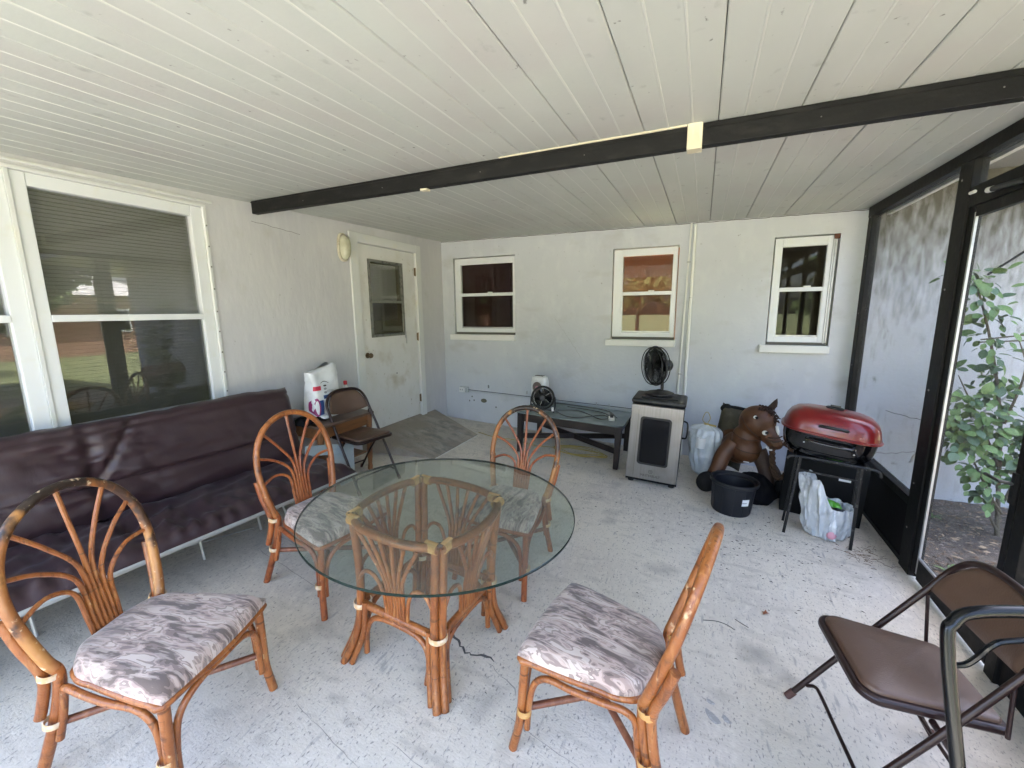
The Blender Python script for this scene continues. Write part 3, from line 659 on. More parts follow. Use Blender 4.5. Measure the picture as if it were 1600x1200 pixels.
for x in (-2.6, -1.9, -1.2, -.6, .4, .95): g.ell((x, -.001, bz(x) - .055), (.003, .002, .003), n=8, k=5)
g.build('screw_heads', M['screw'], beam)

# ------------------------------------------------------------------ black screen wall on the right
sw = thing('screen_wall', 'black framed insect screen wall along the right side of the porch', 'screen wall', (0, 0, 0), tilt=False)
fz = F(XR)
def tz(y): return 2.368 - .002 * (4.9 - y)
def bar(name, a, b, m='black', bev=.004, par=None): return G().b2(a, b).build(name, M[m], par or sw, smooth=False, bevel=bev)
bar('post', (XR - .012, 4.80, fz - .02), (XR + .05, 4.90, 2.36))
bar('post', (XR - .014, 3.262, fz - .02), (XR + .050, 3.405, 2.30))
bar('post', (XR - .006, 2.395, fz - .02), (XR + .050, 2.470, 2.30))
bar('post', (XR - .006, 1.10, fz - .02), (XR + .050, 1.16, 2.30))
bar('post', (XR - .006, -.30, fz - .02), (XR + .050, -.24, 2.30))
bar('top_rail', (XR - .016, Y0, 2.285), (XR + .055, 4.90, 2.372))
bar('transom_rail', (XR - .010, Y0, 2.035), (XR + .048, 3.262, 2.140))
bar('sill_rail', (XR - .012, 3.405, .235), (XR + .045, 4.80, .290))
bar('floor_rail', (XR + .004, 3.405, fz - .01), (XR + .045, 4.80, fz + .035))
bar('kick_panel', (XR + .012, 3.405, fz + .035), (XR + .022, 4.80, .235), 'kick', 0)
bar('sill_rail', (XR - .010, 1.16, .235), (XR + .045, 2.395, .290))
bar('kick_panel', (XR + .012, 1.16, fz - .01), (XR + .022, 2.395, .235), 'kick', 0)
bar('sill_rail', (XR - .010, -.24, .235), (XR + .045, 1.10, .290))
bar('kick_panel', (XR + .012, -.24, fz - .01), (XR + .022, 1.10, .235), 'kick', 0)
for (a, b, c, d) in ((3.405, 4.80, .29, 2.285), (2.47, 3.262, 2.14, 2.285), (1.16, 2.395, 2.14, 2.285), (1.16, 2.395, .29, 2.035), (-.24, 1.10, .29, 2.035), (-.24, 1.10, 2.14, 2.285)):
    bar('screen', (XR + .020, a, c), (XR + .0215, b, d), 'screen', 0)
g = G()
for z in (2.28, 1.95, 1.45, .98, .52): g.ell((XR - .013, 4.845, z), (.004, .007, .007), n=8, k=6)
for z in (2.2, 1.6, 1.0, .4, .1): g.ell((XR - .015, 3.36, z), (.004, .006, .006), n=8, k=6)
g.build('screws', M['screw'], sw)
sdr = thing('screen_door', 'black framed screen door in the right wall with the shrub showing behind it', 'door', (0, 0, 0), tilt=False)
def dbar(name, a, b, m='black', bev=.003): return bar(name, a, b, m, bev, sdr)
dbar('stile', (XR - .004, 3.205, -.15), (XR + .030, 3.258, 2.03)); dbar('edge_strip', (XR - .002, 3.190, -.13), (XR + .010, 3.2048, 2.0), 'greymetal', .001)
dbar('stile', (XR - .004, 2.475, -.15), (XR + .030, 2.520, 2.03))
dbar('bottom_rail', (XR - .002, 2.520, fz + .02), (XR + .028, 3.190, -.030)); dbar('top_rail', (XR - .004, 2.520, 1.975), (XR + .030, 3.190, 2.03))
dbar('edge_strip', (XR - .0025, 2.520, -.0298), (XR + .010, 3.190, -.018), 'greymetal', .001)
dbar('screen', (XR + .012, 2.520, -.018), (XR + .0135, 3.190, 1.975), 'screen', 0)
g = G(); g.tube([(XR - .03, 3.02, 2.075), (XR - .03, 2.76, 2.055)], .014, 12); g.tube([(XR - .03, 2.76, 2.055), (XR - .03, 2.60, 2.045)], .005, 8); g.build('closer', M['blackplastic'], sdr)
g = G(); g.tube([(XR - .03, 3.045, 2.077), (XR - .03, 3.005, 2.074)], .0148, 12); g.tube([(XR - .03, 3.21, 2.10), (XR - .03, 3.17, 2.10)], .009, 10); g.build('closer_cap', M['white'], sdr)
g = G(); g.b2((XR - .016, 2.485, .64), (XR - .004, 2.512, .78)); g.tube([(XR - .012, 2.50, .73), (XR - .055, 2.505, .735), (XR - .06, 2.60, .735)], .008, 8); g.build('handle', M['blackplastic'], sdr)

# ------------------------------------------------------------------ rattan dining set
def wrap(c, R, r, ax, turns=4, pitch=.006, sx=1.0, n=18):
    """binding: a few close rings of cane round the axis ax at c"""
    q = Vector(ax).normalized().to_track_quat('Z', 'Y').to_matrix(); g = G(); pts = []
    N_ = turns * n
    for i in range(N_ + 1):
        a = 2 * pi * i / n; pts.append(q @ Vector((R * cos(a) * sx, R * sin(a), (i / n - turns / 2) * pitch)) + Vector(c))
    return g.tube(pts, r, 6)
def binding(c, R, ax, parent, m='bind', turns=4, sx=1.0, r=.0021):
    wrap(c, R, r, ax, turns, .0047, sx).build('binding', M[m], parent)

def seat_mesh():
    """cushion: square front corners, bowed sides narrowing to a round back"""
    out = []
    def half(x):   # half width at x
        t = (x + .225) / .445
        if t < .34: return .190 * sqrt(max(0, 1 - ((.34 - t) / .34) ** 2.3)) * .97 + .004
        u = (t - .34) / .66
        return .188 + .038 * sin(u * 1.35) - .0
    NX, NY = 26, 20; g = G(); vs = []
    def P(i, j, top):
        x = -.225 + .445 * (i / NX); hw = half(x); v = -1 + 2 * j / NY; y = v * hw
        xx = x - .0 + (.016 * (1 - v * v) if i > NX - 3 else 0)
        e = min(1, (1 - abs(v)) * 6) ; ex = min(1, min(i / NX, 1 - i / NX) * 7)
        edge = (e * (2 - e)) ** .5 * (ex * (2 - ex)) ** .5
        dome = .014 * (1 - v * v) * (1 - ((i / NX - .5) * 2) ** 2)
        z = (.418 + .030 * edge + dome + .0025 * noise.noise(Vector((x * 14, y * 14, 1)))) if top else .402
        return (xx, y, z)
    for top in (1, 0):
        for i in range(NX + 1):
            for j in range(NY + 1): vs.append(P(i, j, top))
    n1 = (NX + 1) * (NY + 1); W_ = NY + 1
    fs = []
    for s_ in (0, 1):
        for i in range(NX):
            for j in range(NY):
                a = s_ * n1 + i * W_ + j; f = (a, a + 1, a + W_ + 1, a + W_); fs.append(f if s_ else f[::-1])
    for j in range(NY): fs.append((j, j + 1, n1 + j + 1, n1 + j)); fs.append((NX * W_ + j, NX * W_ + j + 1, n1 + NX * W_ + j + 1, n1 + NX * W_ + j))
    for i in range(NX): fs.append((i * W_, (i + 1) * W_, n1 + (i + 1) * W_, n1 + i * W_)); fs.append((i * W_ + NY, (i + 1) * W_ + NY, n1 + (i + 1) * W_ + NY, n1 + i * W_ + NY))
    g.add(vs, fs)
    return g, half

def make_chair(label, hoopmat='rattan', canemat='rattan', bindmat='bind'):
    t = thing('rattan_chair', label, 'chair', (0, 0, 0), tilt=False, group='rattan fan back dining chairs')
    g, half = seat_mesh(); g.build('seat', M['seat'], t, ang=70)
    # seat frame ring just under the cushion
    ring = [(-.222, 0, .392)]
    for k in range(1, 12):
        x = -.222 + .435 * k / 11; ring.append((x, half(x) - .006, .390))
    ring += [(.222, .12, .390), (.230, 0, .390), (.222, -.12, .390)]
    for k in range(11, 0, -1):
        x = -.222 + .435 * k / 11; ring.append((x, -half(x) + .006, .390))
    G().tube(spl(ring, 3, True), .0125, 10, closed=True).build('seat_frame', M[canemat], t)
    # hoop + rear legs are one bent cane
    Lh = [(-.300, .205, 0), (-.260, .190, .13), (-.218, .176, .28), (-.200, .172, .395), (-.212, .190, .455), (-.240, .211, .562), (-.269, .222, .676), (-.294, .205, .787), (-.313, .156, .875), (-.324, .082, .928), (-.328, 0, .946)]
    full = Lh + [(x, -y, z) for x, y, z in Lh[-2::-1]]
    hp = spl(full, 7)
    legs_n = 3 * 7 + 3
    rad = lambda p: .0175 - .0018 * min(1, max(0, (p.z - .3) / .6))
    up = hp[legs_n:len(hp) - legs_n]
    G().tube(up, [rad(p) for p in up], 14).build('back_hoop', M[hoopmat], t)
    for seg in (hp[:legs_n + 1], hp[len(hp) - legs_n - 1:]):
        G().tube(seg, [rad(p) for p in seg], 14).build('leg', M[canemat], t)
    for s_ in (1, -1):
        a = [(-.285, .226 * s_, .615), (-.262, .214 * s_, .52), (-.236, .196 * s_, .43), (-.234, .190 * s_, .37), (-.252, .196 * s_, .28), (-.262, .199 * s_, .245)]
        G().tube(spl(a, 5), .0155, 12).build('support', M[canemat], t)
        G().tube(spl([(.200, .203 * s_, .385), (.203, .207 * s_, .25), (.207, .211 * s_, .12), (.226, .220 * s_, .0)], 6), .0165, 12).build('leg', M[canemat], t)
        # side arch
        G().tube(spl([(.178, .207 * s_, .105), (.176, .205 * s_, .20), (.160, .205 * s_, .30), (.110, .208 * s_, .352), (.02, .214 * s_, .366), (-.08, .205 * s_, .372), (-.150, .192 * s_, .372), (-.184, .178 * s_, .335), (-.200, .180 * s_, .25), (-.222, .186 * s_, .155)], 6), .0115, 10).build('side_arch', M[canemat], t)
        binding((.192, .209 * s_, .175), .0245, (0, 0, 1), t, bindmat, 5)
        binding((.205, .180 * s_, .392), .0185, (0.1, 1, 0), t, bindmat, 7)
        binding((-.218, .183 * s_, .405), .0275, (.25, 0, 1), t, bindmat, 5)
        binding((-.230, .188 * s_, .225), .0245, (.25, 0, 1), t, bindmat, 5)
        # crossing stretchers
        G().tube([(.195, .200 * s_, .178), (-.228, -.180 * s_, .20 + .01 * s_)], .0125, 10).build('stretcher', M['stretcher'], t)
    G().tube(spl([(.207, .188, .105), (.204, .184, .20), (.206, .165, .30), (.214, .10, .352), (.22, 0, .362), (.214, -.10, .352), (.206, -.165, .30), (.204, -.184, .20), (.207, -.188, .105)], 6), .0115, 10).build('front_arch', M[canemat], t)
    # fan: seven canes side by side, splaying to the hoop
    def hoop_at(sy, z):   # point of the hoop on one side at height z, or the crown
        best = min((p for p in hp if p.z > .45 and (p.y * sy >= 0)), key=lambda p: abs(p.z - z)); return best
    ends = [(-1, .60), (-1, .74), (-1, .86), (-1, .93), (1, .905), (1, .815), (1, .68)]
    for k, (sy, z) in enumerate(ends):
        y0 = (k - 3) * .0175; e = hoop_at(sy, z)
        if k == 3: e = Vector((-.327, -.012, .937))
        bx_ = lambda z_: -.215 - (z_ - .40) * .215
        zb = .590 + .034 * (3 - abs(k - 3))
        pts = [(bx_(.385), y0 * .8, .385), (bx_(.48), y0 * .9, .48), (bx_(zb), y0 * 1.12, zb), ]
        mid = Vector((bx_(zb), y0 * 1.12, zb)).lerp(e, .45); mid.z += .020 * abs(k - 3) / 3 + .012; mid.x = bx_(mid.z) ; pts += [tuple(mid), tuple(e)]
        pp = spl(pts, 6)
        G().tube(pp, [.0088 if i < 12 else .0078 for i in range(len(pp))], 8).build('spindle', M[canemat], t)
    return t
A_ = make_chair('rattan fan back chair at front left, hoop top worn black, nearest the futon', 'rattanworn', 'rattan')
Cc = make_chair('rattan fan back chair beyond the glass table, nearest the low dark table', 'rattanworn', 'rattanred')
def place(o, x, y, deg, label=None, group=None):
    m = Matrix.Translation((x, y, F(x))) @ Matrix.Rotation(TILT, 4, 'Y') @ Matrix.Rotation(radians(deg), 4, 'Z'); o.matrix_world = m
    if label: o['label'] = label
    return o
D_ = copy_tree(A_); B_ = copy_tree(Cc)
for o in kids(B_):
    if o.name.startswith('back_hoop'): o.data = o.data.copy(); o.data.materials[0] = M['rattan']
for o in kids(D_):
    if o.name.startswith('back_hoop'): o.data = o.data.copy(); o.data.materials[0] = M['rattanpale']
    if o.name.startswith('binding'): o.data = o.data.copy(); o.data.materials[0] = M['bindtan']
place(A_, -1.69, .71, 17)
place(B_, -1.86, 1.605, -6, 'rattan fan back chair between the futon and the glass table, brown hoop')
place(Cc, -1.030, 2.165, -89)
place(D_, -.290, 1.385, 172, 'rattan chair seen edge on at front centre, its back to the right of the seat')

tb = thing('dining_table', 'round glass topped rattan dining table in the middle of the chairs', 'table', (-1.108, 1.478), radians(-3))
Q = .232
CR = [(Q, -Q), (Q, Q), (-Q, Q), (-Q, -Q)]
for i, (cx, cy) in enumerate(CR):
    sx, sy = (1 if cx > 0 else -1), (1 if cy > 0 else -1)
    for k, (ox, oy) in enumerate(((-.016 * sx, .007 * sy), (.007 * sx, -.016 * sy))):
        G().tube(spl([(cx + ox, cy + oy, .69), (cx + ox - .012 * sx, cy + oy - .012 * sy, .50), (cx + ox - .016 * sx, cy + oy - .016 * sy, .33), (cx + ox - .004 * sx, cy + oy - .004 * sy, .15), (cx + ox + .040 * sx, cy + oy + .040 * sy, 0)], 6), .0172, 14).build('leg', M['rattan'], tb)
    for k, (ox, oy) in enumerate(((-.044 * sx, .006 * sy), (.006 * sx, -.044 * sy))):
        G().tube(spl([(cx + ox - .014 * sx, cy + oy - .014 * sy, .30), (cx + ox - .008 * sx, cy + oy - .008 * sy, .15), (cx + ox + .030 * sx, cy + oy + .030 * sy, .004)], 6), .0135, 12).build('leg_support', M['rattan'], tb)
    binding((cx - .026 * sx, cy - .026 * sy, .275), .0375, (0, 0, 1), tb, 'bind', 5)
    binding((cx - .030 * sx, cy + .010 * sy, .690), .0205, (1, .0, 0), tb, 'bindtan', 12); binding((cx + .010 * sx, cy - .030 * sy, .690), .0205, (0, 1, 0), tb, 'bindtan', 12)
for i in range(4):
    a = Vector((*CR[i], 0)); b = Vector((*CR[(i + 1) % 4], 0)); mid = (a + b) / 2; out = mid.normalized(); d = (b - a).normalized()
    G().tube(spl([a + Vector((0, 0, .69)) + d * .01, mid - d * .13 + out * .040 + Vector((0, 0, .689)), mid + out * .055 + Vector((0, 0, .689)), mid + d * .13 + out * .040 + Vector((0, 0, .689)), b + Vector((0, 0, .69)) - d * .01], 7), .0185, 12).build('top_rail', M['rattan'], tb)
    G().tube([a + d * .02 - out * .02 + Vector((0, 0, .275)), b - d * .02 - out * .02 + Vector((0, 0, .275))], .0175, 12).build('lower_rail', M['rattan'], tb)
    G().tube(spl([a + d * .065 - out * .004 + Vector((0, 0, .05)), a + d * .062 - out * .014 + Vector((0, 0, .16)), a + d * .11 - out * .018 + Vector((0, 0, .232)), mid - out * .018 + Vector((0, 0, .248)), b - d * .11 - out * .018 + Vector((0, 0, .232)), b - d * .062 - out * .014 + Vector((0, 0, .16)), b - d * .065 - out * .004 + Vector((0, 0, .05))], 6), .0125, 10).build('arch', M['rattan'], tb)
    for k in range(6):
        u = (k - 2.5); bo = lambda z: out * (-.02 + .072 * max(0, (z - .3) / .39) ** 1.3)
        base = mid + d * u * .0165
        top = mid + d * u * .062
        G().tube(spl([base + bo(.25) + Vector((0, 0, .25)), base + bo(.40) + Vector((0, 0, .40)), mid + d * u * .024 + bo(.50) + Vector((0, 0, .50)), top + bo(.67) - out * .004 * abs(u) + Vector((0, 0, .672))], 7), .0088, 8).build('spindle', M['rattan'], tb)
    for s_ in (-1, 1):
        G().tube(spl([mid + d * s_ * .055 - out * .018 + Vector((0, 0, .28)), mid + d * s_ * .066 - out * .012 + Vector((0, 0, .38)), mid + d * s_ * .105 + Vector((0, 0, .455)), mid + d * s_ * .160 + Vector((0, 0, .46)), mid + d * s_ * .205 + Vector((0, 0, .40))], 6), .0088, 8).build('side_loop', M['rattan'], tb)
R_ = .582; g = G(); n = 128; gx, gy = .072, .0
vs = []
prof = [(0, .7095), (R_ - .004, .7095), (R_, .7125), (R_, .7175), (R_ - .003, .7205), (0, .7205)]
for r, z in prof[1:5]:
    for j in range(n): vs.append((gx + r * cos(2 * pi * j / n), gy + r * sin(2 * pi * j / n), z))
g.add(vs, [tuple(range(n))[::-1]], 0); g.f.append(tuple(3 * n + j for j in range(n))); g.m.append(0)
for i in range(3):
    for j in range(n): g.f.append((i * n + j, i * n + (j + 1) % n, (i + 1) * n + (j + 1) % n, (i + 1) * n + j)); g.m.append(1)
g.build('glass_top', [M['tabletop'], M['tableedge']], tb, smooth=False)
for cx, cy in CR: G().lathe([(.012, .700), (.012, .7092)], (cx, cy, 0), 12).build('bumper', M['rubber'], tb)

# ------------------------------------------------------------------ futon
fu = thing('futon', 'long dark plum futon sofa on a thin silver frame below the twin window', 'futon', (-2.525, 1.02), radians(-4.6))
# local: y along the sofa, +x to the room; front rail at x=.10
def mattress(name, L0, L1, depth, thick, base, tiltv, seed, seams):
    """padded slab: u along y, v across, bulging with wrinkles and tufted seams"""
    NU, NV = 150, 44; g = G(); vs = []
    base = Vector(base); tv = Vector(tiltv).normalized(); nv = Vector((0, 1, 0)).cross(tv) * -1
    if nv.dot(Vector((1, 0, 1))) < 0: nv = -nv
    def pt(i, j, top):
        u = i / NU; v = j / NV; y = L0 + (L1 - L0) * u
        eu = min(1, min(u, 1 - u) * 26); ev = min(1, min(v, 1 - v) * 6)
        ed = (eu * (2 - eu)) ** .5 * (ev * (2 - ev)) ** .5
        h = thick * ed
        if top:
            for sv in seams: h -= .020 * math.exp(-((v - sv) / .016) ** 2) * (.7 + .5 * noise.noise(Vector((y * 3, 5, seed))))
            dc = abs(y - .02)
            h -= .028 * math.exp(-(dc / .035) ** 2) * (.4 + .6 * sin(pi * v)) + .020 * math.exp(-(((y - .02) - .35 * (v - .35)) / .020) ** 2) * (v > .35) * (1 if len(seams) else 0)
            wl = noise.noise(Vector((y * 3.2 + v * 3, v * 9 - y * 1.5, seed))) + .5 * noise.noise(Vector((y * 9, v * 16, seed + 3)))
            wr = noise.noise(Vector((y * 15 + seed, v * 2.2, seed))) * .5 + noise.noise(Vector((y * 6 + v * 6, v * 4 - y * 2, seed + 4))) + .6 * noise.noise(Vector((y * 27 + v * 9, v * 3, seed + 9)))
            if len(seams): wr = .28 * wr + .9 * wl * (.4 + .6 * math.exp(-(dc / .5) ** 2))
            k = .0130 if len(seams) else .0155
            h += k * wr * ed * (1 + 1.3 * math.exp(-(dc / .25) ** 2)) + .010 * noise.noise(Vector((y * 2.2, v * 2, seed + 2)))
            if not len(seams): h += .013 * ed * sin(y * 66 + 4 * noise.noise(Vector((y * 3, v, 2)))) * max(0, (v - .55)) * 2.0
        sag = .030 * noise.noise(Vector((y * 1.9, 1, seed + 7))) + .010 * noise.noise(Vector((y * 9, 1, seed + 7)))
        p = base + tv * (depth * v) + nv * (h if top else 0) + Vector((0, y, 0)) + Vector((0, 0, sag * max(0, (v - .6) / .4) if len(seams) else 0))
        return p
    for top in (1, 0):
        for i in range(NU + 1):
            for j in range(NV + 1): vs.append(pt(i, j, top))
    W_ = NV + 1; n1 = (NU + 1) * W_; fs = []
    for s_ in (0, 1):
        for i in range(NU):
            for j in range(NV):
                a = s_ * n1 + i * W_ + j; fs.append((a, a + 1, a + W_ + 1, a + W_))
    for j in range(NV): fs.append((j, j + 1, n1 + j + 1, n1 + j)); fs.append((NU * W_ + j, NU * W_ + j + 1, n1 + NU * W_ + j + 1, n1 + NU * W_ + j))
    for i in range(NU): fs.append((i * W_, (i + 1) * W_, n1 + (i + 1) * W_, n1 + i * W_)); fs.append((i * W_ + NV, (i + 1) * W_ + NV, n1 + (i + 1) * W_ + NV, n1 + i * W_ + NV))
    return g.add(vs, fs)
mattress('seat', -1.16, 1.27, .635, .074, (-.515, 0, .300), (1, 0, .045), 1.3, []).build('seat_cushion', M['futon'], fu, ang=80)
mattress('back', -1.16, 1.23, .570, .085, (-.470, 0, .335), (-.26, 0, 1), 4.7, [.36, .90]).build('back_cushion', M['futon'], fu, ang=80)
g = G()
for y in (-.60, .62):
    pts = [(-.485 + .05 + .02, y, .46)]
g = G(); g.tube([(.105, -1.17, .315), (.105, 1.27, .315)], .019, 12); g.build('front_rail', M['futonrail'], fu)
g = G(); g.tube([(-.52, -1.17, .29), (-.52, 1.21, .29)], .016, 10)
for y in (-1.15, 1.19): g.tube([(-.52, y, .29), (.105, y, .315)], .014, 10)
for y in (-.8, -.4, 0, .4, .8): g.tube([(-.52, y, .285), (.10, y, .298)], .008, 8)
g.build('base_frame', M['futonrail'], fu)
for (x, y, x2, y2) in ((-.26, .36, -.20, .37), (-.28, .72, -.25, .75), (-.28, .88, -.24, .94), (-.26, -.35, -.2, -.34), (-.28, -.7, -.24, -.75), (-.30, -.95, -.3, -1.0)):
    G().tube([(x, y, .29), (x2, y2, 0)], .0085, 8).build('leg', M['futonrail'], fu)
g = G(); g.tube([(-.32, -.95, .28), (-.28, .72, .02)], .004, 6); g.build('brace_wire', M['futonrail'], fu)

# ------------------------------------------------------------------ folding chairs
def make_folding(label):
    t = thing('folding_chair', label, 'chair', (0, 0, 0), tilt=False, group='brown steel folding chairs')
    hw = .205
    # main frame: front feet -> up and back -> arch round the backrest
    Ls = [(.235, hw + .012, .012), (.10, hw + .010, .235), (-.005, hw + .008, .41), (-.125, hw, .61), (-.175, hw - .005, .70), (-.197, hw - .045, .765), (-.205, hw - .11, .797), (-.207, 0, .804)]
    full = Ls + [(x, -y, z) for x, y, z in Ls[-2::-1]]
    G().tube(spl(full, 7), .0112, 12).build('frame', M['brownmetal'], t)
    # padded backrest, curved
    g = G(); vs = []; NU, NV = 22, 10
    def bp(u, v, s_):
        y = u * (hw - .012); z0 = .60 - .030 * (1 - u * u) + .025; ztop = .795 - .135 * abs(u) ** 4.5; z = z0 + (ztop - z0) * v
        x = -.12 - (z - .60) * .42 - .045 * (1 - u * u) * (1 - .6 * v); return (x + s_ * .012 * (min(1, min(v, 1 - v) * 6) * min(1, (1 - abs(u)) * 8)) ** .5, y, z)
    for s_ in (1, -1):
        for i in range(NU + 1):
            for j in range(NV + 1): vs.append(bp(-1 + 2 * i / NU, j / NV, s_))
    n1 = (NU + 1) * (NV + 1); W_ = NV + 1
    fs = [(s_ * n1 + i * W_ + j, s_ * n1 + i * W_ + j + 1, s_ * n1 + (i + 1) * W_ + j + 1, s_ * n1 + (i + 1) * W_ + j) for s_ in (0, 1) for i in range(NU) for j in range(NV)]
    fs += [(j, j + 1, n1 + j + 1, n1 + j) for j in range(NV)] + [(NU * W_ + j, NU * W_ + j + 1, n1 + NU * W_ + j + 1, n1 + NU * W_ + j) for j in range(NV)]
    fs += [(i * W_, (i + 1) * W_, n1 + (i + 1) * W_, n1 + i * W_) for i in range(NU)] + [(i * W_ + NV, (i + 1) * W_ + NV, n1 + (i + 1) * W_ + NV, n1 + i * W_ + NV) for i in range(NU)]
    g.add(vs, fs).build('backrest', M['brownvinyl'], t, ang=70)
    # seat: steel pan with rounded front corners and a padded vinyl top
    def outline(w0, w1, x0, x1, r):
        pts = []
        for cx, cy, a0 in ((x1 - r, w1 - r, 0), (x0 + .02, w0 - .02, 90), (x0 + .02, -w0 + .02, 180), (x1 - r, -w1 + r, 270)):
            rr_ = r if cx > 0 else .02
            for k in range(9):
                a = radians(a0 + 90 * k / 8); pts.append((cx + rr_ * cos(a), cy + rr_ * sin(a)))
        return pts
    o1 = outline(.168, .196, -.185, .215, .062); o2 = outline(.155, .178, -.170, .196, .048)
    sz = lambda x, y: .405 + .055 * x
    g = G().prism(o1, lambda x, y: sz(x, y) - .004, lambda x, y: sz(x, y) + .024); g.build('seat_pan', M['brownmetal'], t, bevel=.008, smooth=True, ang=45)
    g = G(); n = len(o2); rings = [(1.0, .0245), (1.0, .032), (.975, .0385), (.93, .0415), (.6, .045), (.25, .046)]; vs = []
    for s_, h in rings: vs += [(.01 + (x - .01) * s_, y * s_, sz(x, y) + h) for x, y in o2]
    g.add(vs, [(i * n + j, i * n + (j + 1) % n, (i + 1) * n + (j + 1) % n, (i + 1) * n + j) for i in range(len(rings) - 1) for j in range(n)] + [tuple((len(rings) - 1) * n + j for j in range(n))])
    g.build('seat', M['brownvinyl'], t, ang=70)
    for s_ in (1, -1):
        G().tube([(.02, s_ * (hw - .018), .40), (-.11, s_ * (hw - .016), .22), (-.245, s_ * (hw - .010), .012)], .0098, 10).build('leg', M['brownmetal'], t)
        G().tube([(-.245, s_ * (hw - .010), .03), (-.252, s_ * (hw - .010), .0)], .0125, 10).build('foot_cap', M['rubber'], t)
        G().tube([(.222, s_ * (hw + .012), .032), (.243, s_ * (hw + .012), .0)], .0145, 12).build('foot_cap', M['rubber'], t)
        G().tube([(-.13, s_ * (hw - .008), .60), (-.155, s_ * (hw - .014), .41)], .006, 8).build('folding_link', M['brownmetal'], t)
        g = G(); g.tube([(-.012, s_ * (hw + .018), .415), (-.012, s_ * (hw + .022), .415)], .007, 10); g.tube([(.105, s_ * (hw + .020), .225), (.105, s_ * (hw + .023), .225)], .005, 10); g.build('rivet', M['chrome'], t)
    G().tube(spl([(.185, hw, .085), (.165, hw - .02, .105), (.160, hw - .06, .110), (.160, 0, .110), (.160, -hw + .06, .110), (.165, -hw + .02, .105), (.185, -hw, .085)], 6), .0068, 10).build('front_stretcher', M['brownmetal'], t)
    G().tube([(-.19, hw - .012, .09), (-.19, -hw + .012, .09)], .0068, 10).build('rear_stretcher', M['brownmetal'], t)
    return t
fr = make_folding('large brown folding chair at lower right, beside the screen door')
place(fr, .695, 1.715, 187)
fl = copy_tree(fr)
place(fl, -2.70, 2.745, -8, 'small looking brown folding chair in front of the side table, beside the white door')

# ------------------------------------------------------------------ black tube chair, near right
bt = thing('black_chair', 'black tubular metal chair partly cut off at the right edge', 'chair', (.738, 1.14), radians(18), z=.075)
a_ = [(-.205, -.16, 0), (-.21, -.035, .45), (-.215, .085, .80), (-.20, .105, .868), (-.15, .11, .895), (.0, .115, .905), (.15, .11, .895), (.20, .105, .868), (.215, .085, .80), (.21, -.035, .45), (.205, -.16, 0)]
G().tube(spl(a_, 8), .0132, 14).build('back_hoop', M['blacktube'], bt)
for s_ in (-1, 1): G().tube(spl([(.205 * s_, -.04, .40), (.21 * s_, -.15, .41), (.21 * s_, -.33, .38), (.21 * s_, -.37, .30), (.21 * s_, -.38, 0)], 6), .0145, 12).build('leg', M['blacktube'], bt)
G().tube(spl([(-.195, .095, .765), (-.17, .09, .775), (-.155, .085, .80), (-.14, .08, .835), (-.11, .08, .852), (0, .085, .862), (.11, .08, .852), (.155, .085, .80), (.195, .095, .765)], 6), .0062, 8).build('inner_bar', M['blacktube'], bt)
g = G().prism([(-.19, -.33), (.19, -.33), (.19, .07), (-.19, .07)], .40, .43); g.build('seat', M['blackmatte'], bt, bevel=.01)

# ------------------------------------------------------------------ side table and what stands on it
st = thing('side_table', 'small brown wooden side table in the corner behind the folding chair', 'table', (-2.985, 2.64), 0)
G().prism([(-.20, -.26), (.20, -.26), (.20, .37), (-.20, .37)], .545, .568).build('top', M['woodtop'], st, bevel=.004)
g = G()
g.b2((.15, -.20, .445), (.168, .31, .544)); g.b2((-.168, -.20, .445), (-.15, .31, .544)); g.b2((-.15, -.228, .445), (.15, -.210, .544)); g.b2((-.15, .312, .445), (.15, .328, .544)); g.build('apron', M['woodbrown'], st, smooth=False)
for x in (-.17, .17):
    for y in (-.225, .335):
        G().lathe([(.022, 0), (.024, .03), (.018, .06), (.026, .16), (.026, .30), (.019, .33), (.026, .36), (.020, .39), (.027, .42), (.027, .544)], (x, y, 0), 12).build('leg', M['woodbrown'], st)
G().b2((-.15, -.20, .17), (.15, .31, .185)).build('shelf', M['woodbrown'], st, smooth=False)
zt = F(-2.985) + .568
pb = thing('hanging_board', 'pale blue crumpled board slanting below the brown side table', 'board', (-2.76, 2.42, F(-2.7)), 0, tilt=False)
g = G(); g.add([(.02, -.20, .47), (.05, .26, .36), (.055, .25, .28), (.03, .02, .33), (.0, -.19, .38), (.08, .22, .05), (.06, .08, .04), (.04, .08, .31)], [(0, 1, 2, 3, 4), (3, 2, 5, 6)])
o = g.build('sheet', M['paleblue'], pb, smooth=False); sm = o.modifiers.new('solid', 'SOLIDIFY'); sm.thickness = .006

# white printed sack
sk = thing('paper_sack', 'white printed sack with blue and red print and rolled top on the side table', 'bag', (-3.00, 2.645, zt + .002), radians(3), tilt=False)
def sack_pt(a, t):
    w_ = .155 - .012 * sin(pi * t) + (.01 if t > .8 else 0); d_ = .085 * (1 - t ** 3 * .60)
    c, s_ = cos(a), sin(a); e = .38
    y = w_ * abs(c) ** e * (1 if c > 0 else -1); x = d_ * abs(s_) ** e * (1 if s_ > 0 else -1)
    hh = max(0, min(1, (y + .03) / .07)); H_ = .405 + .062 * hh * hh * (3 - 2 * hh) - .03 * max(0, (y - .11) / .05)
    z = H_ * t
    k = noise.noise(Vector((y * 11, z * 9, x * 6))) * .012 * (.3 + t * 1.2)
    return (x + k + .02 * t * t, y + k * .5, z)
g = G(); n = 56; K = 34; vs = [sack_pt(2 * pi * j / n, i / K) for i in range(K + 1) for j in range(n)]
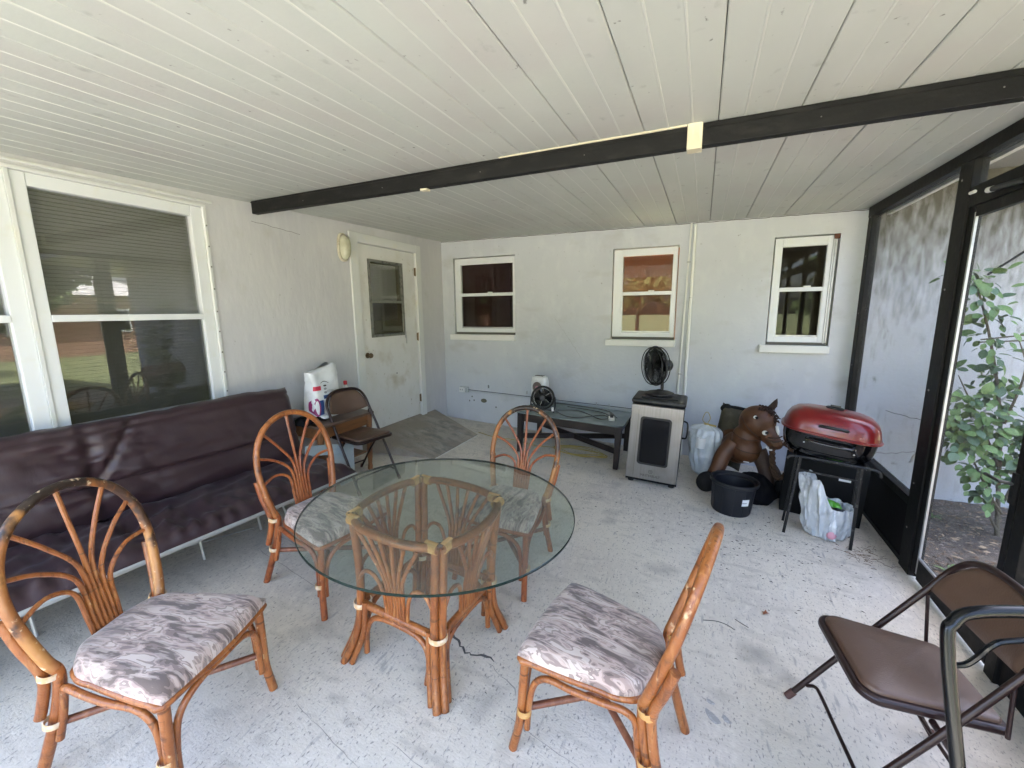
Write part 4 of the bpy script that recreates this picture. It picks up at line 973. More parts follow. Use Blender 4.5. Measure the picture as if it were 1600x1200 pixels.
g.add(vs, [(i * n + j, i * n + (j + 1) % n, (i + 1) * n + (j + 1) % n, (i + 1) * n + j) for i in range(K) for j in range(n)] + [tuple(range(n)), tuple(K * n + j for j in range(n))])
sack = g.build('sack_body', M['bagpaper'], sk, ang=80)
def sack_patch(name, m, y0, y1, z0, z1, off=.0035, fn=None, nu=10, nv=8):
    """print lying on the sack's front face (+x)"""
    g = G(); vs = []
    for j in range(nv + 1):
        for i in range(nu + 1):
            y = y0 + (y1 - y0) * i / nu; z = z0 + (z1 - z0) * j / nv
            if fn: y, z = fn(i / nu, j / nv)
            # find front surface x by sampling the parametric face
            t = max(0, min(1, z / .41)); w_ = .155 - .012 * sin(pi * t); cc = max(-1, min(1, y / w_)); c = abs(cc) ** (1 / .38); a = math.acos(max(-1, min(1, c if cc > 0 else -c)))
            p = sack_pt(a, t); vs.append((p[0] + off, y, z))
    g.add(vs, [(j * (nu + 1) + i, j * (nu + 1) + i + 1, (j + 1) * (nu + 1) + i + 1, (j + 1) * (nu + 1) + i) for j in range(nv) for i in range(nu)])
    return g.build(name, M[m], sk)
sack_patch('blue_band', 'blue', -.062, .120, .172, .202)
sack_patch('blue_panel', 'blue', -.112, -.070, .035, .165)
sack_patch('red_tab', 'redprint', -.142, -.078, .250, .287)
def disc(cy, cz, r1, r2): return lambda u, v: (cy + r1 * v * cos(2 * pi * u), cz + r2 * v * sin(2 * pi * u))
sack_patch('oval_logo', 'magenta', 0, 0, 0, 0, .0040, disc(-.128, .105, .026, .082), 20, 3)
sack_patch('oval_logo_inner', 'bagpaper', 0, 0, 0, 0, .0052, disc(-.127, .105, .013, .060), 20, 3)
sack_patch('dark_dot', 'print', 0, 0, 0, 0, .0040, disc(-.035, .283, .016, .008), 14, 2)
sack_patch('dark_dot', 'labelgrey', 0, 0, 0, 0, .0040, disc(-.035, .256, .016, .010), 14, 2); sack_patch('dark_dot', 'labelgrey', 0, 0, 0, 0, .0040, disc(-.035, .225, .016, .010), 14, 2)
def ring(cy, cz, r1, r2): return lambda u, v: (cy + (r1 + (r2 - r1) * v) * cos(2 * pi * u), cz + (r1 + (r2 - r1) * v) * sin(2 * pi * u))
sack_patch('ring_mark', 'labelgrey', 0, 0, 0, 0, .005, ring(.075, .372, .016, .022), 20, 1)
sack_patch('wavy_line', 'print', 0, 0, 0, 0, .0045, lambda u, v: (-.075 + .19 * u, .305 + .012 * sin(u * 9) + .02 * u * u + .006 * v), 20, 1)
for k in range(4): sack_patch('print_line', 'labelgrey', -.05, .07 + .01 * (k % 2), .148 - k * .014, .152 - k * .014)
sack_patch('print_line', 'labelgrey', -.02, .045, .236, .240); sack_patch('print_line', 'labelgrey', -.02, .055, .226, .230)
def lettering(txt, size, loc, rot, parent, m, ext=.0008, sx=1):
    cu = bpy.data.curves.new('lettering', 'FONT'); cu.body = txt; cu.size = size; cu.extrude = ext; cu.align_x = 'CENTER'; cu.align_y = 'CENTER'
    cu.materials.append(m); t_ = bpy.data.objects.new('text', cu); me = bpy.data.meshes.new_from_object(t_); bpy.data.objects.remove(t_); o = bpy.data.objects.new('lettering', me); C.objects.link(o); o.parent = parent; o.location = loc; o.rotation_euler = rot; o.scale = (sx, 1, 1); return o
G().ell((.09, -.085, .018), (.045, .06, .022)).build('folded_corner', M['bagpaper'], sk)

bo = thing('bleach_bottle', 'white plastic bottle with a red cap beside the printed sack', 'bottle', (-3.03, 2.955, zt), 0, tilt=False)
G().lathe([(.035, 0), (.04, .008), (.04, .15), (.036, .18), (.018, .215), (.014, .235)], (0, 0, 0), 20, sx=.8).build('body', M['white'], bo)
G().lathe([(.017, .232), (.017, .262), (.012, .268), (.001, .269)], (0, 0, 0), 16).build('cap', M['red_cap'], bo)
g = G(); g.add([(.0325 * cos(a) * 1.0 + .0005, .041 * sin(a), z) for z in (.10, .155) for a in (-.9, -.45, 0, .45, .9)], [(i, i + 1, i + 6, i + 5) for i in range(4)]); g.build('label', M['blue'], bo)

cl = thing('black_garment', 'crumpled black cloth lying on the side table between futon and sack', 'cloth', (-2.93, 2.405, zt), .2, tilt=False)
g = G(); vs = []
for i in range(19):
    for j in range(15):
        x = -.10 + .2 * i / 18; y = -.13 + .26 * j / 14; e = max(0, 1 - (x / .11) ** 4 - (y / .14) ** 4); vs.append((x, y, .004 + e * (.035 + .05 * abs(noise.noise(Vector((x * 16, y * 14, 3)))))))
g.add(vs, [(i * 15 + j, i * 15 + j + 1, (i + 1) * 15 + j + 1, (i + 1) * 15 + j) for i in range(18) for j in range(14)]); g.build('fabric', M['cloth'], cl)

# wall lamp
wl = thing('wall_lamp', 'oval cream bulkhead lamp with yellowed ribbed glass beside the door frame', 'lamp', (XL, 3.225, 2.118), 0, tilt=False)
R90 = Matrix.Rotation(pi / 2, 3, 'Y')
def oval(x, hy, hz, n=32): return [(x, hy * (abs(cos(2 * pi * k / n)) ** .8) * (1 if cos(2 * pi * k / n) > 0 else -1), hz * (abs(sin(2 * pi * k / n)) ** .8) * (1 if sin(2 * pi * k / n) > 0 else -1)) for k in range(n)]
def stack(rings, n=32):
    g = G(); vs = [p for r_ in rings for p in r_]; m_ = len(rings)
    return g.add(vs, [(i * n + j, i * n + (j + 1) % n, (i + 1) * n + (j + 1) % n, (i + 1) * n + j) for i in range(m_ - 1) for j in range(n)] + [tuple(range(n)), tuple((m_ - 1) * n + j for j in range(n))])
stack([oval(.001, .068, .132), oval(.016, .068, .132), oval(.022, .062, .126)]).build('backplate', mat('lamp_base', (.50, .46, .36), .5, layers=[('noise', 20, (.30, .26, .18), .5, .7)]), wl)
rg = []
for k in range(15):
    t = k / 14; x = .022 + .062 * sin(t * pi / 2); s_ = cos(t * pi / 2) ** .6 if t < 1 else .02; rg.append(oval(x, .052 * max(s_, .05), .112 * max(s_, .05)))
stack(rg).build('shade', M['lampglass'], wl)

# conduits, outlet and cords on the back wall
def obj_thing(name, label, cat, group=None):
    return thing(name, label, cat, (0, 0, 0), tilt=False, group=group)
p1 = obj_thing('conduit', 'thicker white vertical pipe between the middle and right windows', 'pipe')
G().tube([(-.135, YB - .022, F(-.1)), (-.120, YB - .022, 2.355)], .0150, 14).build('pipe', M['pipe'], p1)
for z in (.55, 1.62): G().torus((-.13, YB - .020, z), .0175, .003, None, 20, 6).build('clamp', M['greymetal'], p1)
p2 = obj_thing('conduit', 'thin grey pipe just left of the thicker white pipe', 'pipe')
G().tube([(-.215, YB - .013, F(-.2)), (-.160, YB - .013, 2.372)], .0095, 12).build('pipe', M['pipe'], p2)
for z in (.8, 1.98): G().b2((-.225 + .0214 * z, YB - .026, z), (-.185 + .0214 * z, YB - .001, z + .012)).build('clamp', M['greymetal'], p2, smooth=False)
ob = obj_thing('outlet_box', 'small grey electrical outlet box low on the far wall near the corner', 'outlet')
G().b2((-2.975, YB - .045, .415), (-2.845, YB - .001, .492)).build('body', M['box'], ob, smooth=False, bevel=.004)
G().b2((-2.970, YB - .050, .420), (-2.900, YB - .0455, .487)).build('plate', M['white'], ob, smooth=False, bevel=.003)
g = G()
for x in (-2.952, -2.922): g.b2((x - .004, YB - .052, .445), (x + .004, YB - .0505, .465))
g.build('sockets', M['print'], ob, smooth=False)
G().b2((-2.892, YB - .062, .425), (-2.872, YB - .0455, .480)).build('plug', M['white'], ob, smooth=False)
cd = obj_thing('power_cable', 'pair of thin grey cables clipped along the base of the far wall', 'cable')
for k, dz in enumerate((0, -.016)):
    pts = [(-2.86, YB - .012, .452 + dz), (-2.4, YB - .010, .437 + dz * 1.1), (-1.9, YB - .010, .418 + dz), (-1.3, YB - .012, .395 + dz * .9), (-.8, YB - .012, .377 + dz), (-.30, YB - .012, .355 + dz)]
    G().tube(spl(pts, 6), .0036, 6).build('wire', M['box' if k else 'blackplastic'], cd)
for x in (-2.55, -2.0, -1.1, -.95): G().b2((x, YB - .02, F(x) + .49 - .045 * (x + 2.9) * .6), (x + .012, YB - .001, F(x) + .53 - .045 * (x + 2.9) * .6)).build('clip', M['greymetal'], cd, smooth=False)
pp = obj_thing('wall_patch', 'small rough plaster hole in the wall below the outlet box', 'patch')
G().ell((-2.62, YB - .002, .315), (.045, .006, .028), None, 14, 8).build('hole', mat('patch_rough', (.14, .13, .09), .95, bump=(60, 1.0)), pp)
for a, b in ((-2.80, .36), (-2.84, .30), (-2.77, .31), (-2.44, .24)): G().ell((a, YB - .001, b), (.009, .003, .012), None, 8, 6).build('chip', M['crackdark'], pp)

# ------------------------------------------------------------------ low dark table
ct = thing('low_table', 'low dark wood table with a dusty glass top against the far wall', 'table', (-1.235, 4.45), 0)
hx, hy = .565, .345
G().prism([(-hx, -hy), (hx - .06, -hy), (hx, -hy + .06), (hx, hy), (-hx, hy)], .440, .449).build('glass_top', M['aqua'], ct, smooth=False)
g = G(); g.b2((-.50, -.315, .35), (.50, -.290, .438)); g.b2((-.50, .290, .35), (.50, .315, .438)); g.b2((-.535, -.29, .35), (-.51, .29, .438)); g.b2((.51, -.29, .35), (.535, .29, .438)); g.build('apron', M['darkwood'], ct, smooth=False)
for x in (-.525, .525):
    for y in (-.31, .31):
        g = G(); vs = [(x + a * .032, y + b * .032, .439) for a, b in ((-1, -1), (1, -1), (1, 1), (-1, 1))] + [(x + a * .024, y + b * .024, 0) for a, b in ((-1, -1), (1, -1), (1, 1), (-1, 1))]
        g.add(vs, [(0, 1, 2, 3), (7, 6, 5, 4), (0, 4, 5, 1), (1, 5, 6, 2), (2, 6, 7, 3), (3, 7, 4, 0)]); g.build('leg', M['darkwood'], ct, smooth=False, bevel=.003)
g = G()
for s_ in (-1, 1):
    a = Vector((-.50, -.28 * s_, .175)); b = Vector((.50, .28 * s_, .175)); d = (b - a); ln = d.length; ang_ = math.atan2(d.y, d.x)
    g.box((0, 0, .175 + .0015 * s_), (ln, .022, .055), RZ(ang_))
g.build('cross_stretcher', M['darkwood'], ct, smooth=False)
tz0 = lambda x: F(x) + .450
wh = thing('white_heater', 'upright white heater fan with round grille on the low table', 'heater', (-1.69, 4.60, tz0(-1.69)), radians(-12), tilt=False)
def rrect(w_, d_, z, e=.5, n=28, cx=0): return [(cx + w_ * abs(cos(2 * pi * k / n)) ** e * (1 if cos(2 * pi * k / n) > 0 else -1), d_ * abs(sin(2 * pi * k / n)) ** e * (1 if sin(2 * pi * k / n) > 0 else -1), z) for k in range(n)]
stack([rrect(.095, .06, 0), rrect(.10, .065, .01), rrect(.10, .060, .06), rrect(.108, .055, .18), rrect(.105, .052, .27), rrect(.092, .048, .32), rrect(.06, .03, .335)], 28).build('body', M['white'], wh)
RXm = RX(pi / 2)
G().torus((0, -.060, .205), .072, .008, RXm, 32, 8).build('grille_ring', M['white'], wh)
G().lathe([(.070, 0), (.069, .003), (.02, .010), (0.001, .011)], (0, -.053, .205), 28, RXm).build('grille', mat('heater_grille', (.22, .17, .15), .4, .4), wh)
G().lathe([(.020, 0), (.020, .014), (.001, .016)], (0, -.058, .205), 20, RXm).build('hub', M['pink'], wh)
G().b2((-.055, -.03, .333), (.055, .02, .338)).build('vent', M['print'], wh, smooth=False)
bf = thing('small_fan', 'small round black desk fan in front of the white heater', 'fan', (-1.545, 4.30, tz0(-1.54)), radians(12), tilt=False)
def fan_head(parent, R, depth, c, rot, mt='blackplastic', nsp=36, blades=5, par_names=('cage', 'blade', 'hub')):
    g = G(); c = Vector(c); T3 = lambda p: rot @ Vector(p) + c
    for rr_, zz in ((R, 0), (R * .97, depth * .4), (R * .97, -depth * .4)):
        g.tube([T3((rr_ * cos(2 * pi * i / 40), rr_ * sin(2 * pi * i / 40), zz)) for i in range(40)], R * .028, 6, closed=True)
    for i in range(nsp):
        a = 2 * pi * i / nsp
        for s_ in (1, -1):
            g.tube([T3((r_ * cos(a + .10 * (1 - r_ / R)), r_ * sin(a + .10 * (1 - r_ / R)), s_ * depth * z_)) for r_, z_ in ((R, .0), (R * .85, .42), (R * .5, .5), (R * .15, .5))], .0017, 4, cap=False)
    g.tube([T3((0, 0, depth * .46)), T3((0, 0, depth * .56))], R * .2, 20)
    g.build(par_names[0], M[mt], parent)
    for k in range(blades):
        g = G(); vs = []; a0 = 2 * pi * k / blades
        for i in range(7):
            for j in range(5):
                r_ = R * (.15 + .70 * i / 6); a = a0 + (j / 4 - .5) * (1.15 + .1 * i / 6); vs.append(T3((r_ * cos(a), r_ * sin(a), (j / 4 - .5) * depth * .45)))
        g.add(vs, [(i * 5 + j, i * 5 + j + 1, i * 5 + j + 6, i * 5 + j + 5) for i in range(6) for j in range(4)]); g.build(par_names[1], M['blackenamel'], parent)
    g = G(); g.tube([T3((0, 0, depth * .3)), T3((0, 0, -depth * .3))], R * .17, 20); g.build(par_names[2], M[mt], parent)
ff = Matrix.Rotation(radians(84), 3, 'X')
fan_head(bf, .118, .09, (0, 0, .150), ff)
g = G(); g.torus((0, 0, .150), .122, .010, ff, 40, 8); g.build('shroud', M['blackplastic'], bf)
for s_ in (-1, 1): G().tube(spl([(.130 * s_, 0, .16), (.134 * s_, 0, .07), (.125 * s_, 0, .012)], 5), .008, 8).build('bracket', M['blackplastic'], bf)
g = G(); g.tube([(-.125, -.07, .010), (-.125, .07, .010)], .009, 8); g.tube([(.125, -.07, .010), (.125, .07, .010)], .009, 8); g.tube([(-.125, 0, .012), (.125, 0, .012)], .008, 8); g.build('base', M['blackplastic'], bf)
G().b2((.105, -.085, .02), (.125, -.072, .06)).build('tag', M['white'], bf, smooth=False)
ps = thing('power_strip', 'short white power adapter at the right end of the low table', 'adapter', (-.80, 4.33, tz0(-.8)), radians(14), tilt=False)
G().b2((-.028, -.05, 0), (.028, .05, .03)).build('body', M['white'], ps, smooth=False, bevel=.004)
for y in (-.02, .02): G().b2((-.016, y - .014, .031), (.016, y + .014, .065)).build('plug', M['blackplastic'], ps, smooth=False, bevel=.003)
ck = obj_thing('appliance_cable', 'black cords crossing the dusty top of the low table', 'cable')
zc = lambda x, d=.0: tz0(x) + .006 + d
for pts in ([(-1.40, 4.33), (-1.25, 4.20), (-1.12, 4.22), (-1.0, 4.36), (-.90, 4.45), (-.82, 4.36)], [(-1.41, 4.40), (-1.22, 4.50), (-1.05, 4.40), (-.92, 4.28), (-.84, 4.33)], [(-1.36, 4.62), (-1.1, 4.60), (-.93, 4.55), (-.80, 4.40)], [(-1.60, 4.70), (-1.2, 4.72), (-.9, 4.66), (-.76, 4.42)]):
    G().tube(spl([(x, y, zc(x)) for x, y in pts], 8), .0038, 6).build('wire', M['blackplastic'], ck)
yc = obj_thing('extension_cord', 'loose yellow extension cord coiled on the floor under the low table', 'cord')
for s_ in range(4):
    pts = []
    for i in range(26):
        a = 2 * pi * i / 26; pts.append((-1.15 + (.24 + .018 * s_) * cos(a) + .03 * sin(3 * a + s_), 4.42 + (.11 + .012 * s_) * sin(a) + .02 * cos(2 * a + s_), F(-1.15) + .05 * .0 + .008 + .004 * s_ - .05 * (.24 * cos(a))))
    G().tube(spl(pts, 3, True), .0042, 6, closed=True).build('coil', M['yellow'], yc)
G().tube(spl([(x, y, F(x) + .008) for x, y in ((-2.47, 4.50), (-2.2, 4.42), (-1.95, 4.45), (-1.7, 4.38), (-1.4, 4.43), (-1.2, 4.33), (-.9, 4.48))], 8), .0042, 6).build('wire', M['yellow'], yc)

# ------------------------------------------------------------------ smoker cabinet and fan on it
sm_ = thing('smoker', 'upright electric smoker cabinet with steel door and dark window', 'smoker', (-.352, 4.10), radians(0))
g = G().b2((-.222, -.185, .035), (.222, .215, .755)); g.build('cabinet', M['blackmatte'], sm_, smooth=False, bevel=.008)
g = G().prism([(-.232, -.20), (.232, -.20), (.232, .22), (-.232, .22)], .755, .800); g.build('top', M['dusty'], sm_, bevel=.018)
g = G().b2((-.16, -.12, .8), (.16, .16, .812)); g.build('control_panel', M['dusty'], sm_, smooth=False, bevel=.01)
xz = lambda pts, y0, y1: G().add([(x, y0, z) for x, z in pts] + [(x, y1, z) for x, z in pts], [tuple(range(len(pts))), tuple(range(len(pts), 2 * len(pts)))[::-1]] + [(i, (i + 1) % len(pts), (i + 1) % len(pts) + len(pts), i + len(pts)) for i in range(len(pts))])
def rpoly(x0, x1, z0, z1, r, k=6):
    out = []
    for cx, cz, a0 in ((x1 - r, z1 - r, 0), (x0 + r, z1 - r, 90), (x0 + r, z0 + r, 180), (x1 - r, z0 + r, 270)):
        out += [(cx + r * cos(radians(a0 + 90 * i / k)), cz + r * sin(radians(a0 + 90 * i / k))) for i in range(k + 1)]
    return out
xz(rpoly(-.222, .222, .058, .752, .008), -.232, -.188).build('door', M['steel'], sm_, bevel=.004)
xz(rpoly(-.134, .134, .200, .650, .03), -.2345, -.2322).build('window_gasket', M['blackplastic'], sm_)
xz(rpoly(-.115, .115, .219, .631, .022), -.2375, -.2347).build('window', M['smokerglass'], sm_)
G().b2((-.225, -.205, .030), (.225, -.186, .0575)).build('base_trim', M['blackmatte'], sm_, smooth=False)
for x in (-.18, .18):
    for y in (-.15, .17): G().lathe([(.028, 0), (.030, .034)], (x, y, 0), 14).build('foot', M['blackplastic'], sm_)
lettering('MASTERBUILT', .030, (-.005, -.2325, .098), (pi / 2, 0, 0), sm_, M['print'], .0006, .92)
g = G().torus((-.005, -.2335, .140), .017, .0015, RXm, 24, 6); g.torus((-.005, -.2335, .140), .012, .0009, RXm, 24, 5); g.box((-.005, -.2335, .140), (.012, .001, .003), None); g.box((-.005, -.2335, .140), (.003, .0012, .012), None); g.build('emblem', M['print'], sm_)
g = G(); g.box((-.155, -.2325, .40), (.006, .0008, .62)); g.build('scratch', mat('steel_stain', (.22, .20, .185), .5, .7), sm_, smooth=False)
G().tube(spl([(.228, -.10, .62), (.26, -.12, .60), (.26, -.12, .48), (.228, -.10, .46)], 5), .008, 8).build('handle', M['blackplastic'], sm_)
ft = F(-.35) + .812
fn = thing('table_fan', 'black table fan facing left on top of the smoker cabinet', 'fan', (-.325, 4.12, ft + .012), 0, tilt=False)
G().lathe([(.13, 0), (.13, .008), (.10, .020), (.04, .030), (.022, .04), (.001, .041)], (0, 0, 0), 32).build('base', M['dusty'], fn)
G().tube([(0.02, 0, .02), (0.02, 0, .165)], .0145, 14).build('post', M['blackplastic'], fn)
hr = Matrix.Rotation(radians(-38), 3, 'Z') @ Matrix.Rotation(radians(-84), 3, 'Y')
hr = Matrix.Rotation(radians(38), 3, 'Z') @ Matrix.Rotation(radians(-90), 3, 'Y')
fan_head(fn, .175, .10, (-.045, -.035, .262), hr, 'blackplastic', 92, 5)
dirv = hr @ Vector((0, 0, 1))
g = G(); c0 = Vector((-.045, -.035, .262)); g.tube([c0 - dirv * .05, c0 - dirv * .075, c0 - dirv * .15, c0 - dirv * .168], [.05, .056, .05, .03], 20); g.build('motor', M['blackplastic'], fn)
g = G(); g.torus(tuple(c0), .177, .008, hr, 44, 8); g.build('rim', M['blackplastic'], fn)

# ------------------------------------------------------------------ clear bag, horse, pillow, pot
def crumple(rings, n, amp, sc, seed, K):
    """closed body of revolution-like sections with folded film relief; rings: (z, rx, ry, cx, cy)"""
    vs = []
    m_ = len(rings); 
    def at(t):
        f = t * (m_ - 1); i = min(m_ - 2, int(f)); u = f - i; u = u * u * (3 - 2 * u); return [rings[i][k] * (1 - u) + rings[i + 1][k] * u for k in range(5)]
    for i in range(K + 1):
        z, rx, ry, cx, cy = at(i / K)
        for j in range(n):
            a = 2 * pi * j / n; q = Vector((cos(a) * sc, sin(a) * sc, z * sc * 1.6 + seed)); k = 1 + amp * (noise.noise(q) + .6 * abs(noise.noise(q * 2.3)) + .35 * abs(noise.noise(q * 5)))
            vs.append((cx + rx * k * cos(a), cy + ry * k * sin(a), z))
    return vs, [(i * n + j, i * n + (j + 1) % n, (i + 1) * n + (j + 1) % n, (i + 1) * n + j) for i in range(K) for j in range(n)] + [tuple(range(n))]
cb = thing('clear_bag', 'cloudy plastic bag tied with yellow ribbon between smoker and toy horse', 'bag', (.085, 4.44), 0)
vs, fs = crumple([(.0, .07, .07, .03, 0), (.05, .12, .12, .02, 0), (.22, .145, .14, 0, 0), (.38, .15, .13, -.01, 0), (.475, .135, .10, -.01, 0), (.50, .07, .05, -.01, 0), (.515, .02, .02, -.01, 0)], 110, .18, 3.6, 3.3, 50)
film = mat('cloudy_film', (.50, .54, .57), .22, layers=[('noise', 9, (.66, .69, .72), .5, .7, 6), ('noise', 4, (.34, .37, .39), .55, .75, 5)], bump=(22, .7))
G().add(vs, fs).build('film', film, cb, ang=80)
g = G(); g.torus((-.01, 0, .512), .022, .008, None, 20, 6); g.tube(spl([(-.01, 0, .515), (-.05, 0, .55), (-.035, 0, .62), (-.01, 0, .63), (.015, -.01, .58), (0, 0, .53)], 6), .0035, 6); g.tube(spl([(-.01, -.01, .51), (.04, -.03, .515), (.075, -.03, .51)], 5), .009, 6); g.build('ribbon', M['yellow'], cb)
G().lathe([(.045, 0), (.048, .1)], (-.045, -.105, .30), 20).build('cup', M['label'], cb)

def remesh(g, name, m, parent, vox=.007, smooth_it=8):
    o = g.build(name, m, parent, smooth=True); r = o.modifiers.new('remesh', 'REMESH'); r.mode = 'VOXEL'; r.voxel_size = vox; r.use_smooth_shade = True
    s_ = o.modifiers.new('smooth', 'SMOOTH'); s_.iterations = smooth_it; s_.factor = .5
    return o
ho = thing('toy_horse', 'large brown stuffed toy horse with yarn reins slumped in the corner', 'toy horse', (.43, 4.18), 0)
F0 = F(.43)
g = G()
g.ell((.035, .02, .655), (.148, .142, .146))                      # head
g.ell((.125, -.05, .565), (.085, .085, .075), RY(.5)); g.ell((.170, -.085, .515), (.070, .065, .058), RY(.4))      # muzzle
g.ell((-.03, .03, .50), (.12, .11, .12))                         # neck
g.ell((-.03, .0, .40), (.135, .135, .130)); g.ell((-.06, .16, .36), (.16, .17, .15)); g.ell((-.10, .32, .36), (.15, .14, .14))       # chest, barrel
remesh(g, 'body', M['horse'], ho, .009, 10)
def limb(pts, rs, name='leg', m='horsedark'): return G().tube(spl(pts, 6), [rs[min(len(rs) - 1, int(i / 6))] + (rs[min(len(rs) - 1, int(i / 6) + 1)] - rs[min(len(rs) - 1, int(i / 6))]) * ((i % 6) / 6) for i in range(6 * (len(pts) - 1) + 1)], 16).build(name, M[m], ho, ang=80)
limb([(-.13, -.02, .44), (-.20, -.06, .33), (-.24, -.11, .20), (-.29, -.17, .12)], [.075, .068, .062, .055], m='horse')
g = G(); g.ell((-.315, -.205, .105), (.085, .06, .095), RY(.3)); g.build('hoof', M['blackmatte'], ho)
limb([(.07, .0, .40), (.13, -.03, .28), (.165, -.06, .17), (.17, -.08, .10)], [.07, .062, .056, .05])
g = G(); g.ell((.17, -.10, .075), (.045, .06, .075)); g.build('hoof', M['blackmatte'], ho)
limb([(.05, .18, .34), (.19, .06, .24), (.25, 0, .15)], [.07, .06, .055]); g = G(); g.ell((.27, -.01, .085), (.055, .06, .085)); g.build('hoof', M['blackmatte'], ho)
def ear(b, tip, w_, m='horsedark'):
    b = Vector(b); tip = Vector(tip); d = tip - b; side = d.cross(Vector((0, 1, 0))).normalized(); pts = []
    g = G(); vs = []; rs_ = [0.6, 1, .95, .6, .05]
    for k, r_ in enumerate(rs_):
        p = b + d * (k / 4) + Vector((.012 * sin(k), 0, 0))
        for j in range(10): a = 2 * pi * j / 10; vs.append(p + side * cos(a) * w_ * r_ + Vector((0, 1, 0)) * sin(a) * w_ * .35 * r_)
    g.add(vs, [(i * 10 + j, i * 10 + (j + 1) % 10, (i + 1) * 10 + (j + 1) % 10, (i + 1) * 10 + j) for i in range(4) for j in range(10)]); return g.build('ear', M[m], ho)
ear((.10, .03, .765), (.165, .0, .885), .028)
g = G(); g.torus((.002, -.098, .718), .010, .006, RX(1.3), 20, 6); g.build('ear_ring', M['eyewhite'], ho); g = G(); g.ell((.012, -.106, .717), (.012, .010, .012)); g.build('ear_hole', M['blackmatte'], ho)
g = G(); g.ell((.088, -.118, .598), (.024, .016, .020)); g.build('eye', M['eyewhite'], ho); g = G(); g.ell((.098, -.130, .602), (.014, .010, .014)); g.build('pupil', M['blackenamel'], ho)
g = G()
for i in range(70):
    a = rr.uniform(-.2, 1.3); p = Vector((.045 + .12 * sin(a) + rr.uniform(-.02, .02), rr.uniform(-.075, .06), .645 + .135 * cos(a))); q = p + Vector((rr.uniform(.0, .05), rr.uniform(-.035, .01), rr.uniform(-.03, .02)))
    g.tube([p, (p + q) / 2 + Vector((0, 0, .016)), q], [.007, .008, .002], 5)
g.build('forelock', M['mane'], ho)
g = G(); g.tube(spl([(.175, -.06, .655), (.182, -.075, .615), (.187, -.09, .585)], 4), [.012, .012, .012, .014, .016, .014, .012, .008, .004], 8); g.build('blaze', M['eyewhite'], ho)
g = G()
for k, (a, b) in enumerate((((.10, -.118, .560), (.215, -.11, .585)), ((.10, -.13, .535), (.225, -.12, .553)))): g.tube(spl([a, ((a[0] + b[0]) / 2, -.155, (a[2] + b[2]) / 2 - .004), b], 6), .006, 6)
g.build('bridle', M['horsedark'], ho)
g = G(); g.tube(spl([(.11, -.115, .478), (.13, -.135, .462), (.155, -.14, .462)], 4), .007, 6); g.build('mouth', M['eyewhite'], ho)
G().b2((-.045, -.140, .318), (.0, -.136, .326)).build('tag', M['label'], ho, smooth=False)
g = G(); g.tube(spl([(-.165, -.04, .44), (-.08, -.125, .415), (.03, -.130, .405), (.11, -.07, .42)], 6), .0035, 5); g.build('seam', M['horsedark'], ho)
for pts in ([(-.10, -.03, .70), (-.075, -.105, .66), (-.02, -.128, .60), (.04, -.125, .555)], [(-.155, -.02, .55), (-.09, -.10, .52), (.0, -.122, .515), (.07, -.085, .53)], [(-.165, -.085, .335), (-.20, -.13, .30), (-.25, -.12, .27)]):
    g = G(); g.tube(spl(pts, 6), .0032, 5); g.build('seam', M['horsedark'], ho)
bc = thing('black_bundle', 'black cloth bundle bunched on the floor between pot and toy horse legs', 'cloth', (.50, 4.02), 0)
vs, fs = crumple([(.0, .12, .10, 0, 0), (.05, .15, .12, 0, 0), (.15, .13, .10, -.01, .02), (.22, .07, .06, -.02, .03), (.235, .02, .02, -.02, .03)], 40, .25, 2.2, 5.3, 24)
G().add(vs, fs).build('fabric', M['cloth'], bc, ang=80)
rp = thing('yarn_loop', 'twisted brown yarn loop hanging beside the toy horse muzzle', 'rope', (.43, 4.08), 0)
cpts = spl([(.155, -.02, .50), (.165, -.03, .40), (.185, -.05, .30), (.225, -.06, .235), (.265, -.05, .26), (.300, -.04, .33), (.315, -.03, .42), (.29, -.02, .50), (.24, -.01, .53)], 10)
for ph in (0, 2.09, 4.19):
    q = []
    for i, p in enumerate(cpts): a = i * .55 + ph; q.append(p + Vector((cos(a) * .011, sin(a) * .011, sin(a + 1.2) * .007)))
    G().tube(q, .0135, 8).build('strand', M['rope'], rp)
pw = thing('olive_pillow', 'olive pillow with dark corners propped on the wall behind the horse', 'pillow', (.27, 4.60), 0)
def pillow(w_, h_, t_, n=22):
    g = G(); vs = []
    for s_ in (1, -1):
        for i in range(n + 1):
            for j in range(n + 1):
                u, v = -1 + 2 * i / n, -1 + 2 * j / n; e = max(0, (1 - u ** 4) * (1 - v ** 4)) ** .5; pin = 1 - .10 * (1 - abs(u) ** 2) * abs(v) ** 3
                vs.append((u * w_ * (1 - .08 * (1 - v * v) * abs(u)), s_ * t_ * e, v * h_ * (1 - .10 * (1 - u * u) * abs(v)) + h_))
    m_ = (n + 1) ** 2; W_ = n + 1
    return g.add(vs, [(s_ * m_ + i * W_ + j, s_ * m_ + i * W_ + j + 1, s_ * m_ + (i + 1) * W_ + j + 1, s_ * m_ + (i + 1) * W_ + j) for s_ in (0, 1) for i in range(n) for j in range(n)])
o = pillow(.155, .335, .08).build('cushion', M['olive'], pw, ang=80); o.rotation_euler = (radians(6), radians(7), 0); o.location = (0, 0, .05)
for s_ in (-1, 1): g = G(); g.ell((.118 * s_, 0, .622), (.050, .034, .040), RY(.6 * s_)); g.build('corner', M['blackmatte'], o)
G().tube(spl([(-.10, 0, .640), (0, 0, .648), (.10, 0, .640)], 6), .016, 8).build('dark_edge', M['blackmatte'], o)
po = thing('plant_pot', 'empty black nursery pot with white sticker in front of the toy horse', 'pot', (.305, 3.72), 0)
